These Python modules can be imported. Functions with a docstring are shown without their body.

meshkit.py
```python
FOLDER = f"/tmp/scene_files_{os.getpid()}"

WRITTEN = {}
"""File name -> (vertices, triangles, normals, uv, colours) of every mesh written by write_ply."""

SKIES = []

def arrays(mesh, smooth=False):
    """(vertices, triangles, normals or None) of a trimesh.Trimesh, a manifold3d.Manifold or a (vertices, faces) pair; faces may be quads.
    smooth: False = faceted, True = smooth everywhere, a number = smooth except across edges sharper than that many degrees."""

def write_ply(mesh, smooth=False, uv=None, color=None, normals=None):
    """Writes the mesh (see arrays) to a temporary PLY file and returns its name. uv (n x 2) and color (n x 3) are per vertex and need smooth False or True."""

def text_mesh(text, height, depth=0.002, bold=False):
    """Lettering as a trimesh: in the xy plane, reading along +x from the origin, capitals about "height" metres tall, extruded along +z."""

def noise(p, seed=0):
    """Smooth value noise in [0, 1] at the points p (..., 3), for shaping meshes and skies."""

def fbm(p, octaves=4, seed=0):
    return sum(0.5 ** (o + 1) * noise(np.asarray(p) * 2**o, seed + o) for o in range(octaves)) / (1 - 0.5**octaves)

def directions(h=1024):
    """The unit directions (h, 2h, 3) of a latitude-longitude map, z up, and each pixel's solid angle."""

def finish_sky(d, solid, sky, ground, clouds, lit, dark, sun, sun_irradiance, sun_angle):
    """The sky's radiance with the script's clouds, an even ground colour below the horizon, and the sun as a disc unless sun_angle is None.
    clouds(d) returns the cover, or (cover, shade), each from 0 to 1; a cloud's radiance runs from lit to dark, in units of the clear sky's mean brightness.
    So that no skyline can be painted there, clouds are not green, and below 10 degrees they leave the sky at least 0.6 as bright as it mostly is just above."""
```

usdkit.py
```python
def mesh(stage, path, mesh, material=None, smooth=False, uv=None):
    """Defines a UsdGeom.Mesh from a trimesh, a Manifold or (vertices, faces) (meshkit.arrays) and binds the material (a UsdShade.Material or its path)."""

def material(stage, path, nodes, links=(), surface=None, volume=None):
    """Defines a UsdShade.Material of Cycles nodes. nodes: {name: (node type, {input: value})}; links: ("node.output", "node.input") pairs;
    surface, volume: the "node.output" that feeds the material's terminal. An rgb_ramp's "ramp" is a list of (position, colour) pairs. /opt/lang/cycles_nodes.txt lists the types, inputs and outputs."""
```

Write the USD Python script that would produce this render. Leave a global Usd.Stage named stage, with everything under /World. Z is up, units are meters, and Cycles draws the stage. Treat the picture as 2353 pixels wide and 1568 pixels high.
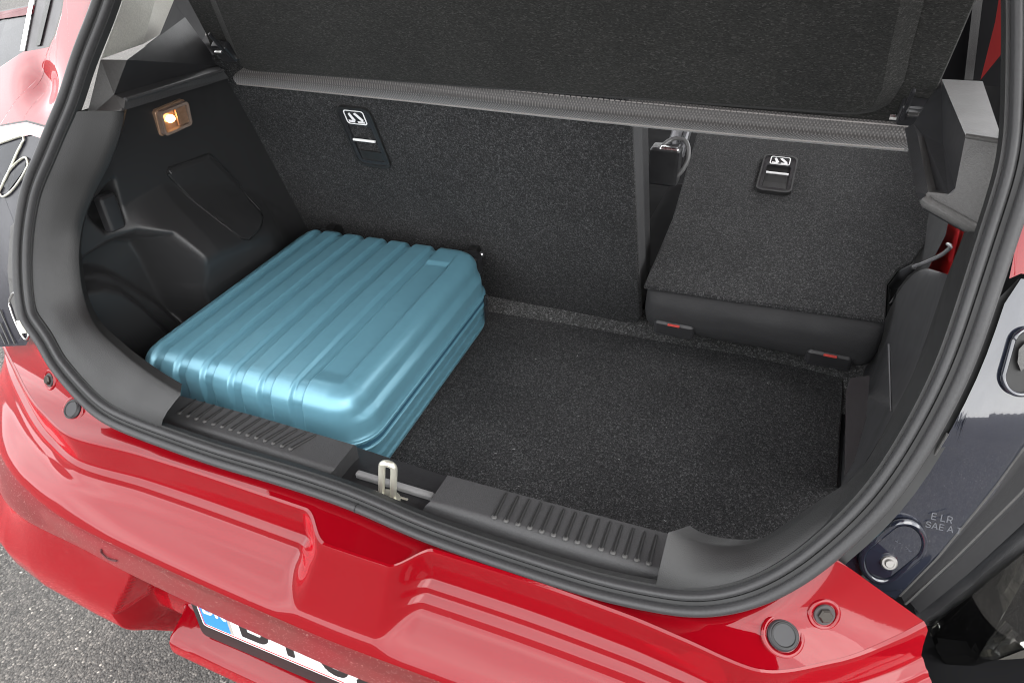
import math, random
import numpy as np, trimesh, shapely, usdkit, meshkit
from shapely.geometry import Polygon, LineString
from scipy.interpolate import PchipInterpolator, Akima1DInterpolator
from pxr import Usd, UsdGeom, UsdLux, UsdShade, Gf, Sdf

stage = Usd.Stage.CreateInMemory()
UsdGeom.SetStageUpAxis(stage, UsdGeom.Tokens.z)
UsdGeom.SetStageMetersPerUnit(stage, 1.0)
world = UsdGeom.Xform.Define(stage, '/World')
stage.SetDefaultPrim(world.GetPrim())
rng = np.random.default_rng(7)
F = 0.60                                   # height of the boot floor above the road; "local" z is measured from it

# ------------------------------------------------------------------ camera, sky, sun
CAM = np.array([0.386, -0.466, 0.735])
RX = np.array([0.925, 0.380, -0.025]); RX /= np.linalg.norm(RX)
RZ = np.array([0.326, -0.757, 0.566]); RZ -= RX * (RX @ RZ); RZ /= np.linalg.norm(RZ)
RY = np.cross(RZ, RX)
M = np.c_[RX, RY, RZ]
FPX, W, H = 1608.7, 2352, 1568
cam = UsdGeom.Camera.Define(stage, '/World/camera')
cam.CreateHorizontalApertureAttr(36.0); cam.CreateVerticalApertureAttr(24.0)
cam.CreateFocalLengthAttr(36.0 * FPX / W)
cam.CreateClippingRangeAttr(Gf.Vec2f(0.01, 500))
cam.CreateExposureAttr(1.15)
T = np.eye(4); T[0, :3], T[1, :3], T[2, :3] = RX, RY, RZ; T[3, :3] = CAM + [0, 0, F]
cam.AddTransformOp().Set(Gf.Matrix4d(*T.ravel().tolist()))

SUN = np.array([0.62, -0.42, 0.66]); SUN /= np.linalg.norm(SUN)
sky = usdkit.material(stage, '/World/Looks/sky', {
    's': ('sky_texture', {'sky_type': 'single_scattering', 'sun_disc': False, 'sun_elevation': math.asin(SUN[2]), 'sun_rotation': math.atan2(SUN[0], SUN[1])}),
    'tc': ('texture_coordinate', {}),
    'mp': ('mapping', {'scale': (1.0, 1.0, 2.2)}),
    'n': ('noise_texture', {'scale': 1.7, 'detail': 6.0, 'roughness': 0.55}),
    'rc': ('rgb_ramp', {'ramp': [(0.25, (17.0, 17.4, 18.2)), (0.5, (25, 25.2, 25.6)), (0.72, (33, 32.8, 32.4))]}),
    'mx': ('mix', {'fac': 0.9}),
    'b': ('background_shader', {'strength': 0.072}),
}, [('tc.generated', 'mp.vector'), ('mp.vector', 'n.vector'), ('n.fac', 'rc.fac'), ('s.color', 'mx.color1'), ('rc.color', 'mx.color2'), ('mx.color', 'b.color')], surface='b.background')
dome = UsdLux.DomeLight.Define(stage, '/World/sky'); dome.CreateIntensityAttr(1.0)
UsdShade.MaterialBindingAPI.Apply(dome.GetPrim()).Bind(sky)
dome.GetPrim().SetCustomDataByKey('kind', 'structure')
sun = UsdLux.DistantLight.Define(stage, '/World/sun')
sun.CreateIntensityAttr(0.14); sun.CreateAngleAttr(45.0); sun.CreateNormalizeAttr(True); sun.CreateColorAttr(Gf.Vec3f(1, 0.97, 0.92))
zz = SUN; xx = np.cross([0, 0, 1], zz); xx /= np.linalg.norm(xx); yy = np.cross(zz, xx)
T = np.eye(4); T[0, :3], T[1, :3], T[2, :3] = xx, yy, zz
sun.AddTransformOp().Set(Gf.Matrix4d(*T.ravel().tolist()))

# ------------------------------------------------------------------ helpers
def ray(u, v): return M @ np.array([(u - W / 2) / FPX, -(v - H / 2) / FPX, -1.0])
def apl(u, v, n, c):
    n = np.asarray(n, float); d = ray(u, v); return CAM + d * (c - n @ CAM) / (n @ d)
def ax(u, v, x): return apl(u, v, (1, 0, 0), x)
def ay(u, v, y): return apl(u, v, (0, 1, 0), y)
def az(u, v, z): return apl(u, v, (0, 0, 1), z)
KA = 0.5
def ap(u, v, off=0.0): return apl(u, v, (0, 1, -KA), -0.03 - KA * 0.11 + off)   # on the boot aperture's leaning plane
NA = np.array([0, -1, KA]) / math.hypot(1, KA)                                   # its outward normal (rearwards and up)
def A_(l): return np.array(l, float)
def cr(pts, n, kind='akima'):
    p = A_(pts); s = np.r_[0, np.cumsum(np.linalg.norm(np.diff(p, axis=0), axis=1))]
    q = np.linspace(0, s[-1], n)
    f = Akima1DInterpolator(s, p) if len(p) > 2 and kind == 'akima' else None
    return f(q) if f else np.c_[tuple(np.interp(q, s, p[:, k]) for k in range(p.shape[1]))]
def grid(rows, flip=False, close=False):
    """rows: list of (n,3) arrays"""
    g = np.array(rows); a, b = g.shape[:2]; v = g.reshape(-1, 3); i = np.arange(a * b).reshape(a, b)
    if close: i = np.vstack([i, i[:1]])
    q = np.stack([i[:-1, :-1], i[:-1, 1:], i[1:, 1:], i[1:, :-1]], -1).reshape(-1, 4)
    if flip: q = q[:, ::-1]
    return trimesh.Trimesh(v, np.vstack([q[:, [0, 1, 2]], q[:, [0, 2, 3]]]), process=False)
def loft(curves, n, kind='akima', flip=False): return grid([cr(c, n, kind) for c in curves], flip)
SC = 0.7
def sweep(path, profile, up, closed_profile=True, caps=True):
    """profile (b,n) along a 3-D path; n is the constant direction up, b points to the path's right seen along up"""
    p = A_(path); t = np.gradient(p, axis=0); t /= np.linalg.norm(t, axis=1)[:, None]
    up = np.broadcast_to(A_(up), p.shape)
    b = np.cross(t, up); b /= np.linalg.norm(b, axis=1)[:, None]; u = np.cross(b, t)
    pr = A_(profile)
    g = p[:, None] + b[:, None] * pr[None, :, :1] + u[:, None] * pr[None, :, 1:]
    if closed_profile: g = np.concatenate([g, g[:, :1]], 1)
    return grid(list(g))
def tube(path, r, k=10):
    p = A_(path); t = np.gradient(p, axis=0); t /= np.linalg.norm(t, axis=1)[:, None]
    ref = np.array([0.13, 0.31, 0.94]); b = np.cross(t, ref); b /= np.linalg.norm(b, axis=1)[:, None]; n = np.cross(b, t)
    a = np.linspace(0, 2 * np.pi, k + 1); rr = np.broadcast_to(np.asarray(r, float), (len(p),))
    g = p[:, None] + rr[:, None, None] * (np.cos(a)[None, :, None] * b[:, None] + np.sin(a)[None, :, None] * n[:, None])
    m = grid(list(g))
    c0, c1 = len(m.vertices), len(m.vertices) + 1
    v = np.vstack([m.vertices, p[:1], p[-1:]]); L = (len(p) - 1) * (k + 1)
    f = [[c0, i, i + 1] for i in range(k)] + [[c1, L + i + 1, L + i] for i in range(k)]
    return trimesh.Trimesh(v, np.vstack([m.faces, f]), process=False)
def rbox(size, r=0.004, seg=2, center=(0, 0, 0), axes=None):
    """a box with rounded edges, its own axes given as rows"""
    s = A_(size) / 2; r = min(r, s.min() * 0.98)
    m = trimesh.creation.box(extents=(2, 2, 2))
    lv = np.linspace(-np.pi / 2, np.pi / 2, 2 * seg + 2)
    sph = []
    for a in lv:
        for o in np.linspace(0, 2 * np.pi, 4 * seg + 4, endpoint=False):
            sph.append([np.cos(a) * np.cos(o), np.cos(a) * np.sin(o), np.sin(a)])
    sph = A_(sph) * r
    pts = np.vstack([sph + (s - r) * A_([i, j, k]) for i in (-1, 1) for j in (-1, 1) for k in (-1, 1)])
    h = trimesh.convex.convex_hull(pts)
    v = h.vertices
    if axes is not None: v = v @ A_(axes)
    return trimesh.Trimesh(v + A_(center), h.faces, process=False)
def extr(poly, lo, hi, origin, ex, ey, ez, bevel=0.0, inset=None):
    """extrude a 2-D polygon between lo and hi along ez in the frame (origin, ex, ey, ez), top edge bevelled"""
    if bevel:
        m1 = trimesh.creation.extrude_polygon(poly, hi - bevel - lo, engine='earcut'); m1.apply_translation([0, 0, lo])
        inner = poly.buffer(-(inset or bevel * 0.8), join_style=1)
        n = 120
        def ring(q, z):
            c = q.exterior; return np.array([[*c.interpolate(t, normalized=True).coords[0], z] for t in np.linspace(0, 1, n)])
        if inner.geom_type == 'Polygon' and not inner.is_empty:
            r1 = ring(poly, hi - bevel)
            r2 = np.array([[*inner.exterior.interpolate(inner.exterior.project(shapely.Point(p[:2]))).coords[0], hi] for p in r1])
            top = trimesh.creation.extrude_polygon(inner, 0.0002, engine='earcut'); top.apply_translation([0, 0, hi - 0.0002])
            m = trimesh.util.concatenate([m1, grid([r1, r2]), top])
        else: m = m1
    else:
        m = trimesh.creation.extrude_polygon(poly, hi - lo, engine='earcut'); m.apply_translation([0, 0, lo])
    v = m.vertices; E = np.array([ex, ey, ez], float)
    return trimesh.Trimesh(A_(origin) + v @ E, m.faces, process=False)
def rrect(w, h, r, cx=0, cy=0): return shapely.box(cx - w / 2 + r, cy - h / 2 + r, cx + w / 2 - r, cy + h / 2 - r).buffer(r, quad_segs=6)
def plate(uv, place, thick=(0, 0.01, 0), res=60, smooth_uv=0):
    """a solid panel whose face has the outline uv, each corner set at its real place by place(u, v); thick is the way to its back"""
    p = Polygon(uv)
    if smooth_uv: p = p.buffer(-smooth_uv).buffer(2 * smooth_uv).buffer(-smooth_uv)
    p = p.segmentize(res)
    v, f = trimesh.creation.triangulate_polygon(p, engine='earcut')
    m = trimesh.Trimesh(np.c_[v, np.zeros(len(v))], f)
    v, f = trimesh.remesh.subdivide_to_size(m.vertices, m.faces, res * 1.5)
    m = trimesh.Trimesh(v, f); m.merge_vertices()
    top = np.array([place(a, b) for a, b in m.vertices[:, :2]]); back = top.mean(0) - CAM; bot = top + back / np.linalg.norm(back) * np.linalg.norm(thick)
    e = m.edges_unique[m.edges_unique_inverse]; n = len(top)
    from collections import Counter
    c = Counter(map(tuple, np.sort(m.edges, 1))); be = [tuple(x) for x in m.edges if c[tuple(sorted(x))] == 1]
    fn = np.cross(top[m.faces[:, 1]] - top[m.faces[:, 0]], top[m.faces[:, 2]] - top[m.faces[:, 0]]).sum(0)
    if fn @ (CAM - top.mean(0)) < 0: m = trimesh.Trimesh(m.vertices, m.faces[:, ::-1], process=False); be = [(b, a) for a, b in be]
    side = [q for a, b in be for q in ([a, b + n, b], [a, a + n, b + n])]
    return trimesh.Trimesh(np.vstack([top, bot]), np.vstack([m.faces, m.faces[:, ::-1] + n, side]), process=False)
cat = trimesh.util.concatenate
names = {}
def unique(parent, name):
    k = (parent, name); i = names.get(k, -1) + 1; names[k] = i
    return f'{parent}/{name}' + (f'_{i:03d}' if i else '')
def obj(name, mesh, mat, parent='/World', label=None, smooth=30, **kw):
    path = unique(str(parent), name)
    usdkit.mesh(stage, path, mesh, mat, smooth=smooth)
    pr = stage.GetPrimAtPath(path)
    if label: pr.SetCustomDataByKey('label', label)
    for k, v in kw.items(): pr.SetCustomDataByKey(k, v)
    return path
def thing(name, label, category, loc=(0, 0, 0), rotz=0.0):
    path = unique('/World', name); x = UsdGeom.Xform.Define(stage, path)
    x.AddTranslateOp().Set(Gf.Vec3d(*map(float, loc)))
    if rotz: x.AddRotateZOp().Set(math.degrees(rotz))
    x.GetPrim().SetCustomDataByKey('label', label); x.GetPrim().SetCustomDataByKey('category', category)
    return path

# ------------------------------------------------------------------ materials
def mat(name, nodes, links=(), surface='p.BSDF'): return usdkit.material(stage, '/World/Looks/' + name, nodes, links, surface=surface)
def plain(name, col, rough=0.5, grain=0.0, gscale=900, **kw):
    p = {'base_color': col, 'roughness': rough, **kw}
    nodes = {'p': ('principled_bsdf', p)}; links = []
    nodes['g'] = ('geometry', {})
    nodes['nv'] = ('noise_texture', {'scale': 14.0, 'detail': 5.0, 'roughness': 0.6})
    nodes['mr'] = ('map_range', {'from_min': 0.3, 'from_max': 0.7, 'to_min': max(rough - 0.07, 0.02), 'to_max': rough + 0.07})
    links += [('g.position', 'nv.vector'), ('nv.fac', 'mr.value'), ('mr.result', 'p.roughness')]
    if grain:
        nodes['n'] = ('noise_texture', {'scale': float(gscale), 'detail': 2.0})
        nodes['b'] = ('bump', {'strength': grain, 'distance': 0.0006})
        nodes['nc'] = ('noise_texture', {'scale': 430.0, 'detail': 2.0, 'roughness': 0.7}); nodes['rc'] = ('map_range', {'from_min': 0.3, 'from_max': 0.7, 'to_min': 0.86, 'to_max': 1.14}); nodes['mc'] = ('mix', {'mix_type': 'multiply', 'fac': 1.0, 'color1': col}); links += [('g.position', 'nc.vector'), ('nc.fac', 'rc.value'), ('rc.result', 'mc.color2'), ('mc.color', 'p.base_color')]
        links += [('g.position', 'n.vector'), ('n.fac', 'b.height'), ('b.normal', 'p.normal')]
    return mat(name, nodes, links)
red = mat('red_paint', {
    'g': ('geometry', {}), 'n': ('noise_texture', {'scale': 2600.0, 'detail': 1.0}),
    'r': ('rgb_ramp', {'ramp': [(0.3, (0.15, 0.0007, 0.003)), (0.7, (0.195, 0.0013, 0.0055))]}),
    'd': ('noise_texture', {'scale': 5.0, 'detail': 6.0, 'roughness': 0.65}),
    'dr': ('map_range', {'from_min': 0.45, 'from_max': 0.75, 'to_min': 0.02, 'to_max': 0.11, 'clamp': True}),
    'o': ('noise_texture', {'scale': 420.0, 'detail': 1.0}), 'ob': ('bump', {'strength': 0.03, 'distance': 0.0004}),
    'p': ('principled_bsdf', {'roughness': 0.5, 'specular_ior_level': 0.0, 'coat_weight': 1.0, 'coat_ior': 1.52})},
    [('g.position', 'n.vector'), ('n.fac', 'r.fac'), ('r.color', 'p.base_color'), ('g.position', 'd.vector'), ('d.fac', 'dr.value'), ('dr.result', 'p.coat_roughness'),
     ('g.position', 'o.vector'), ('o.fac', 'ob.height'), ('ob.normal', 'p.coat_normal')])
red_dusty = mat('red_paint_dusty', {
    'g': ('geometry', {}), 'n': ('noise_texture', {'scale': 260.0, 'detail': 3.0, 'roughness': 0.7}),
    'v': ('noise_texture', {'scale': 520.0, 'detail': 0.0}), 'vr': ('rgb_ramp', {'ramp': [(0.71, (0, 0, 0)), (0.76, (1, 1, 1))]}),
    'f': ('noise_texture', {'scale': 9.0, 'detail': 4.0}),
    'fr': ('map_range', {'from_min': 0.35, 'from_max': 0.7, 'to_min': 0.12, 'to_max': 0.55, 'clamp': True}),
    'm': ('mix', {'color1': (0.15, 0.002, 0.007), 'color2': (0.075, 0.036, 0.028)}),
    'm2': ('mix', {'color2': (0.30, 0.17, 0.15)}),
    'p': ('principled_bsdf', {'roughness': 0.6, 'specular_ior_level': 0.25, 'coat_weight': 0.35, 'coat_roughness': 0.2})},
    [('g.position', 'n.vector'), ('g.position', 'v.vector'), ('g.position', 'f.vector'), ('f.fac', 'fr.value'), ('fr.result', 'm.fac'), ('v.fac', 'vr.fac'), ('m.color', 'm2.color1'), ('vr.color', 'm2.fac'), ('m2.color', 'p.base_color')])
gloss_black = mat('gloss_black', {'g': ('geometry', {}), 'd': ('noise_texture', {'scale': 6.0, 'detail': 5.0, 'roughness': 0.6}), 'dr': ('map_range', {'from_min': 0.4, 'from_max': 0.75, 'to_min': 0.015, 'to_max': 0.04, 'clamp': True}),
    'p': ('principled_bsdf', {'base_color': (0.006, 0.007, 0.011), 'roughness': 0.1, 'specular_ior_level': 0.5, 'coat_weight': 1.0, 'coat_ior': 1.75})}, [('g.position', 'd.vector'), ('d.fac', 'dr.value'), ('dr.result', 'p.coat_roughness')])
lamp_black = plain('lamp_black', (0.012, 0.012, 0.016), 0.28, specular_ior_level=0.35)
pane_black = plain('pane_black', (0.006, 0.007, 0.010), 0.3, specular_ior_level=0.2)
rubber = plain('seal_rubber', (0.027, 0.027, 0.028), 0.45, 0.25, 1500)
rubber_dark = plain('black_rubber', (0.006, 0.006, 0.006), 0.5)
trim = plain('grained_trim_plastic', (0.0095, 0.0095, 0.0095), 0.46, 0.55, 1100)
trim_light = plain('sill_plastic', (0.036, 0.036, 0.037), 0.48, 0.6, 1000)
cap_grey = plain('shelf_support_plastic', (0.062, 0.061, 0.059), 0.48, 0.5, 1000)
trim_black = plain('black_trim_plastic', (0.015, 0.015, 0.016), 0.38, 0.4, 1100)
panel_plastic = plain('panel_plastic', (0.017, 0.017, 0.0175), 0.4, 0.4, 1100)
beige = plain('pale_pillar_trim', (0.55, 0.55, 0.50), 0.6, 0.4, 1200)
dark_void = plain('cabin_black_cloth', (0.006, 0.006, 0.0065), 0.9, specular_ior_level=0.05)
chrome = plain('bright_steel', (0.7, 0.7, 0.7), 0.18, metallic=1.0)
dull_steel = plain('zinc_steel', (0.62, 0.61, 0.52), 0.32, metallic=0.75)
white_paint = plain('white_print', (0.8, 0.8, 0.8), 0.5)
glass_dark = plain('tinted_glass', (0.004, 0.005, 0.006), 0.03)
tag_red = plain('red_tag', (0.45, 0.05, 0.04), 0.6)
strap_mat = plain('belt_webbing', (0.012, 0.012, 0.013), 0.7, 0.6, 700)
plate_white = plain('plate_white', (0.80, 0.81, 0.80), 0.3)
plate_blue = plain('plate_blue', (0.03, 0.22, 0.60), 0.35)
plate_black = plain('plate_black', (0.008, 0.008, 0.008), 0.4)
plate_red = plain('plate_red_line', (0.5, 0.02, 0.03), 0.4)
def carpet_mat(name, dark, light, scale=430.0, lo=0.35, hi=0.97, bump=0.5, stretch=(1, 1, 1)):
    return mat(name, {
        'g': ('geometry', {}), 'mp': ('mapping', {'scale': stretch}),
        'd': ('noise_texture', {'scale': scale * 0.8, 'detail': 1.0}), 'dv': ('vector_math', {'math_type': 'multiply_add', 'vector2': (0.004, 0.004, 0.004)}),
        'v': ('voronoi_texture', {'scale': scale, 'randomness': 1.0}),
        'sx': ('separate_xyz', {}) if False else ('rgb_to_bw', {}),
        'n2': ('noise_texture', {'scale': scale * 1.3, 'detail': 2.0, 'roughness': 0.6}),
        'w': ('noise_texture', {'scale': 7.0, 'detail': 4.0, 'roughness': 0.6}), 'wr': ('map_range', {'from_min': 0.3, 'from_max': 0.7, 'to_min': 0.8, 'to_max': 1.2}),
        'mx': ('mix', {'fac': 0.35}),
        'r': ('rgb_ramp', {'ramp': [(lo, dark), (lo * 0.35 + hi * 0.65, tuple(0.78 * a + 0.22 * b for a, b in zip(dark, light))), (hi, light)]}),
        'mm': ('mix', {'mix_type': 'multiply', 'fac': 1.0}),
        'b': ('bump', {'strength': bump, 'distance': 0.0016}),
        'p': ('principled_bsdf', {'roughness': 0.95, 'specular_ior_level': 0.2, 'sheen_weight': 0.06, 'sheen_roughness': 0.5, 'sheen_tint': (0.9, 0.9, 0.9)})},
        [('g.position', 'mp.vector'), ('mp.vector', 'd.vector'), ('d.color', 'dv.vector1'), ('mp.vector', 'dv.vector3'), ('dv.vector', 'v.vector'), ('mp.vector', 'n2.vector'), ('g.position', 'w.vector'), ('w.fac', 'wr.value'),
         ('v.color', 'sx.color'), ('sx.val', 'mx.color1'), ('n2.fac', 'mx.color2'), ('mx.color', 'r.fac'), ('r.color', 'mm.color1'), ('wr.result', 'mm.color2'),
         ('mm.color', 'p.base_color'), ('mx.color', 'b.height'), ('b.normal', 'p.normal')])
carpet = carpet_mat('boot_carpet', (0.0115, 0.0115, 0.012), (0.115, 0.115, 0.118), 640, 0.30, 0.80)
carpet_seat = carpet_mat('seatback_carpet', (0.0095, 0.0095, 0.0098), (0.092, 0.092, 0.094), 620, 0.30, 0.80)
carpet_flap = carpet_mat('flap_carpet', (0.034, 0.034, 0.034), (0.22, 0.22, 0.22), 450, 0.28, 0.78)
felt = carpet_mat('shelf_felt', (0.011, 0.011, 0.010), (0.064, 0.063, 0.059), 430, 0.3, 0.85, 0.5, (1, 1.9, 1.9))
side_cloth = plain('seat_side_cloth', (0.034, 0.034, 0.035), 0.85, 0.5, 1300)
seat_cloth = plain('black_seat_cloth', (0.014, 0.014, 0.015), 0.75, 0.7, 900)
weave = mat('woven_flap', {
    'tc': ('geometry', {}), 'mp': ('mapping', {'rotation': (0.75, 0, 0.0)}),
    'a': ('wave_texture', {'bands_direction': 'diagonal', 'scale': 150.0, 'distortion': 0.6, 'detail': 1.0, 'detail_scale': 3.0}),
    'mp2': ('mapping', {'rotation': (0.75, 0, 0), 'scale': (-1, 1, 1)}),
    'c': ('wave_texture', {'bands_direction': 'diagonal', 'scale': 150.0, 'distortion': 0.6, 'detail': 1.0, 'detail_scale': 3.0}),
    'm': ('mix', {'mix_type': 'multiply', 'fac': 1.0}),
    'n': ('noise_texture', {'scale': 700.0, 'detail': 2.0}), 'm2': ('mix', {'fac': 0.35}),
    'r': ('rgb_ramp', {'ramp': [(0.1, (0.016, 0.014, 0.0135)), (0.65, (0.105, 0.097, 0.093))]}),
    'b': ('bump', {'strength': 0.7, 'distance': 0.001}),
    'p': ('principled_bsdf', {'roughness': 0.5, 'sheen_weight': 0.4, 'specular_ior_level': 0.5})},
    [('tc.position', 'mp.vector'), ('mp.vector', 'a.vector'), ('tc.position', 'mp2.vector'), ('mp2.vector', 'c.vector'), ('tc.position', 'n.vector'), ('a.fac', 'm.color1'), ('c.fac', 'm.color2'),
     ('m.color', 'm2.color1'), ('n.color', 'm2.color2'), ('m2.color', 'r.fac'), ('r.color', 'p.base_color'), ('m2.color', 'b.height'), ('b.normal', 'p.normal')])
blue_shell = mat('blue_shell', {
    'g': ('texture_coordinate', {}), 'n': ('noise_texture', {'scale': 900.0, 'detail': 2.0}),
    'b': ('bump', {'strength': 0.12, 'distance': 0.0005}),
    's': ('noise_texture', {'scale': 9.0, 'detail': 7.0, 'roughness': 0.7}), 'sr': ('map_range', {'from_min': 0.35, 'from_max': 0.7, 'to_min': 0.32, 'to_max': 0.38, 'clamp': True}),
    'p': ('principled_bsdf', {'base_color': (0.135, 0.315, 0.40), 'metallic': 0.4, 'roughness': 0.36, 'specular_ior_level': 0.55, 'coat_weight': 0.3, 'coat_roughness': 0.26})},
    [('g.object', 'n.vector'), ('n.fac', 'b.height'), ('b.normal', 'p.normal'), ('g.object', 's.vector'), ('s.fac', 'sr.value'), ('sr.result', 'p.roughness')])
zip_mat = plain('zip_tape', (0.02, 0.08, 0.13), 0.7, 0.5, 800)
asphalt = mat('asphalt', {
    'g': ('geometry', {}), 'v': ('voronoi_texture', {'scale': 230.0, 'randomness': 1.0}),
    'v2': ('voronoi_texture', {'scale': 310.0, 'randomness': 1.0}),
    'hs': ('rgb_ramp', {'ramp': [(0.0, (0.04, 0.038, 0.036)), (0.45, (0.085, 0.080, 0.074)), (0.75, (0.135, 0.126, 0.116)), (0.92, (0.27, 0.25, 0.225)), (1.0, (0.75, 0.70, 0.63))]}),
    'm': ('mix', {'mix_type': 'multiply', 'fac': 0.8}),
    'dr': ('rgb_ramp', {'ramp': [(0.0, (1, 1, 1)), (0.55, (0.75, 0.75, 0.75)), (0.85, (0.22, 0.22, 0.22))]}),
    'big': ('noise_texture', {'scale': 3.0, 'detail': 4.0}), 'br': ('rgb_ramp', {'ramp': [(0.3, (0.8, 0.8, 0.8)), (0.7, (1.12, 1.1, 1.08))]}),
    'm3': ('mix', {'mix_type': 'multiply', 'fac': 1.0}),
    'b': ('bump', {'strength': 0.9, 'distance': 0.004, 'invert': True}),
    'sp': ('mix', {'fac': 0.5}),
    'p': ('principled_bsdf', {'roughness': 0.75})},
    [('g.position', 'v.vector'), ('g.position', 'v2.vector'), ('v.color', 'sp.color1'), ('v2.color', 'sp.color2'), ('v.color', 'hs.fac'), ('v.distance', 'dr.fac'), ('hs.color', 'm.color1'), ('dr.color', 'm.color2'),
     ('g.position', 'big.vector'), ('big.fac', 'br.fac'), ('m.color', 'm3.color1'), ('br.color', 'm3.color2'), ('m3.color', 'p.base_color'), ('v.distance', 'b.height'), ('b.normal', 'p.normal')])
lamp_lens = mat('lamp_lens', {'p': ('principled_bsdf', {'base_color': (1, 0.9, 0.82), 'roughness': 0.08, 'transmission_weight': 1.0, 'ior': 1.4})})
bulb_mat = mat('lit_bulb', {'p': ('principled_bsdf', {'base_color': (1, 0.7, 0.4), 'emission_color': (1.0, 0.56, 0.22), 'emission_strength': 6.0})})
lamp_reflector = plain('lamp_reflector', (0.42, 0.27, 0.18), 0.25, metallic=0.6)
lens_smoke = mat('tail_lamp_lens', {'t': ('transparent_bsdf', {'color': (0.82, 0.82, 0.8)}), 'g': ('glossy_bsdf', {'roughness': 0.03, 'color': (1, 1, 1)}), 'f': ('fresnel', {'IOR': 1.5}), 'm': ('mix_closure', {})}, [('f.fac', 'm.fac'), ('t.BSDF', 'm.closure1'), ('g.BSDF', 'm.closure2')], surface='m.closure')
lens_pink = plain('pink_lens', (0.42, 0.17, 0.17), 0.05, coat_weight=1.0)

# ------------------------------------------------------------------ ground
gm = trimesh.creation.box(extents=(80, 80, 0.2)); gm.apply_translation([0, 0, -0.1])
obj('asphalt_ground', gm, asphalt, smooth=False, label='worn grey asphalt under and beside the red car', category='ground', kind='structure')

# ------------------------------------------------------------------ the car
car = thing('car', 'red hatchback seen from behind with its tailgate open and boot bare', 'car', (0, 0, F))

# --- seal: outer edge path in the leaning aperture plane, from top left round the sill to top right
SEAL = [(300, -250), (252, -100), (220, 0), (181, 100), (163, 150), (140, 225), (118, 275), (90, 345), (65, 402), (47, 472), (38, 540), (36, 600), (43, 700), (58, 750), (88, 783), (115, 838), (150, 882), (200, 937), (260, 980), (350, 1017), (500, 1070), (650, 1115),
        (784, 1160), (985, 1245), (1185, 1315), (1385, 1377), (1500, 1402), (1567, 1413), (1667, 1410), (1767, 1382), (1867, 1327), (1962, 1250), (2056, 1153), (2157, 1000), (2220, 878), (2258, 784), (2303, 650), (2336, 550), (2366, 460), (2396, 345), (2405, 200), (2408, 0), (2400, -200)]
seal3 = cr([ap(u, v, -0.004) for u, v in SEAL], 420)
k = np.ones(9) / 9
sp = np.vstack([seal3[:1]] * 4 + [seal3] + [seal3[-1:]] * 4)
seal3 = np.c_[tuple(np.convolve(sp[:, i], k, 'valid') for i in range(3))]
def arc(cx, cy, r, a0, a1, n=8, ry=None): a = np.radians(np.linspace(a0, a1, n)); return [(cx + r * math.cos(t), cy + (ry or r) * math.sin(t)) for t in a]
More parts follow.
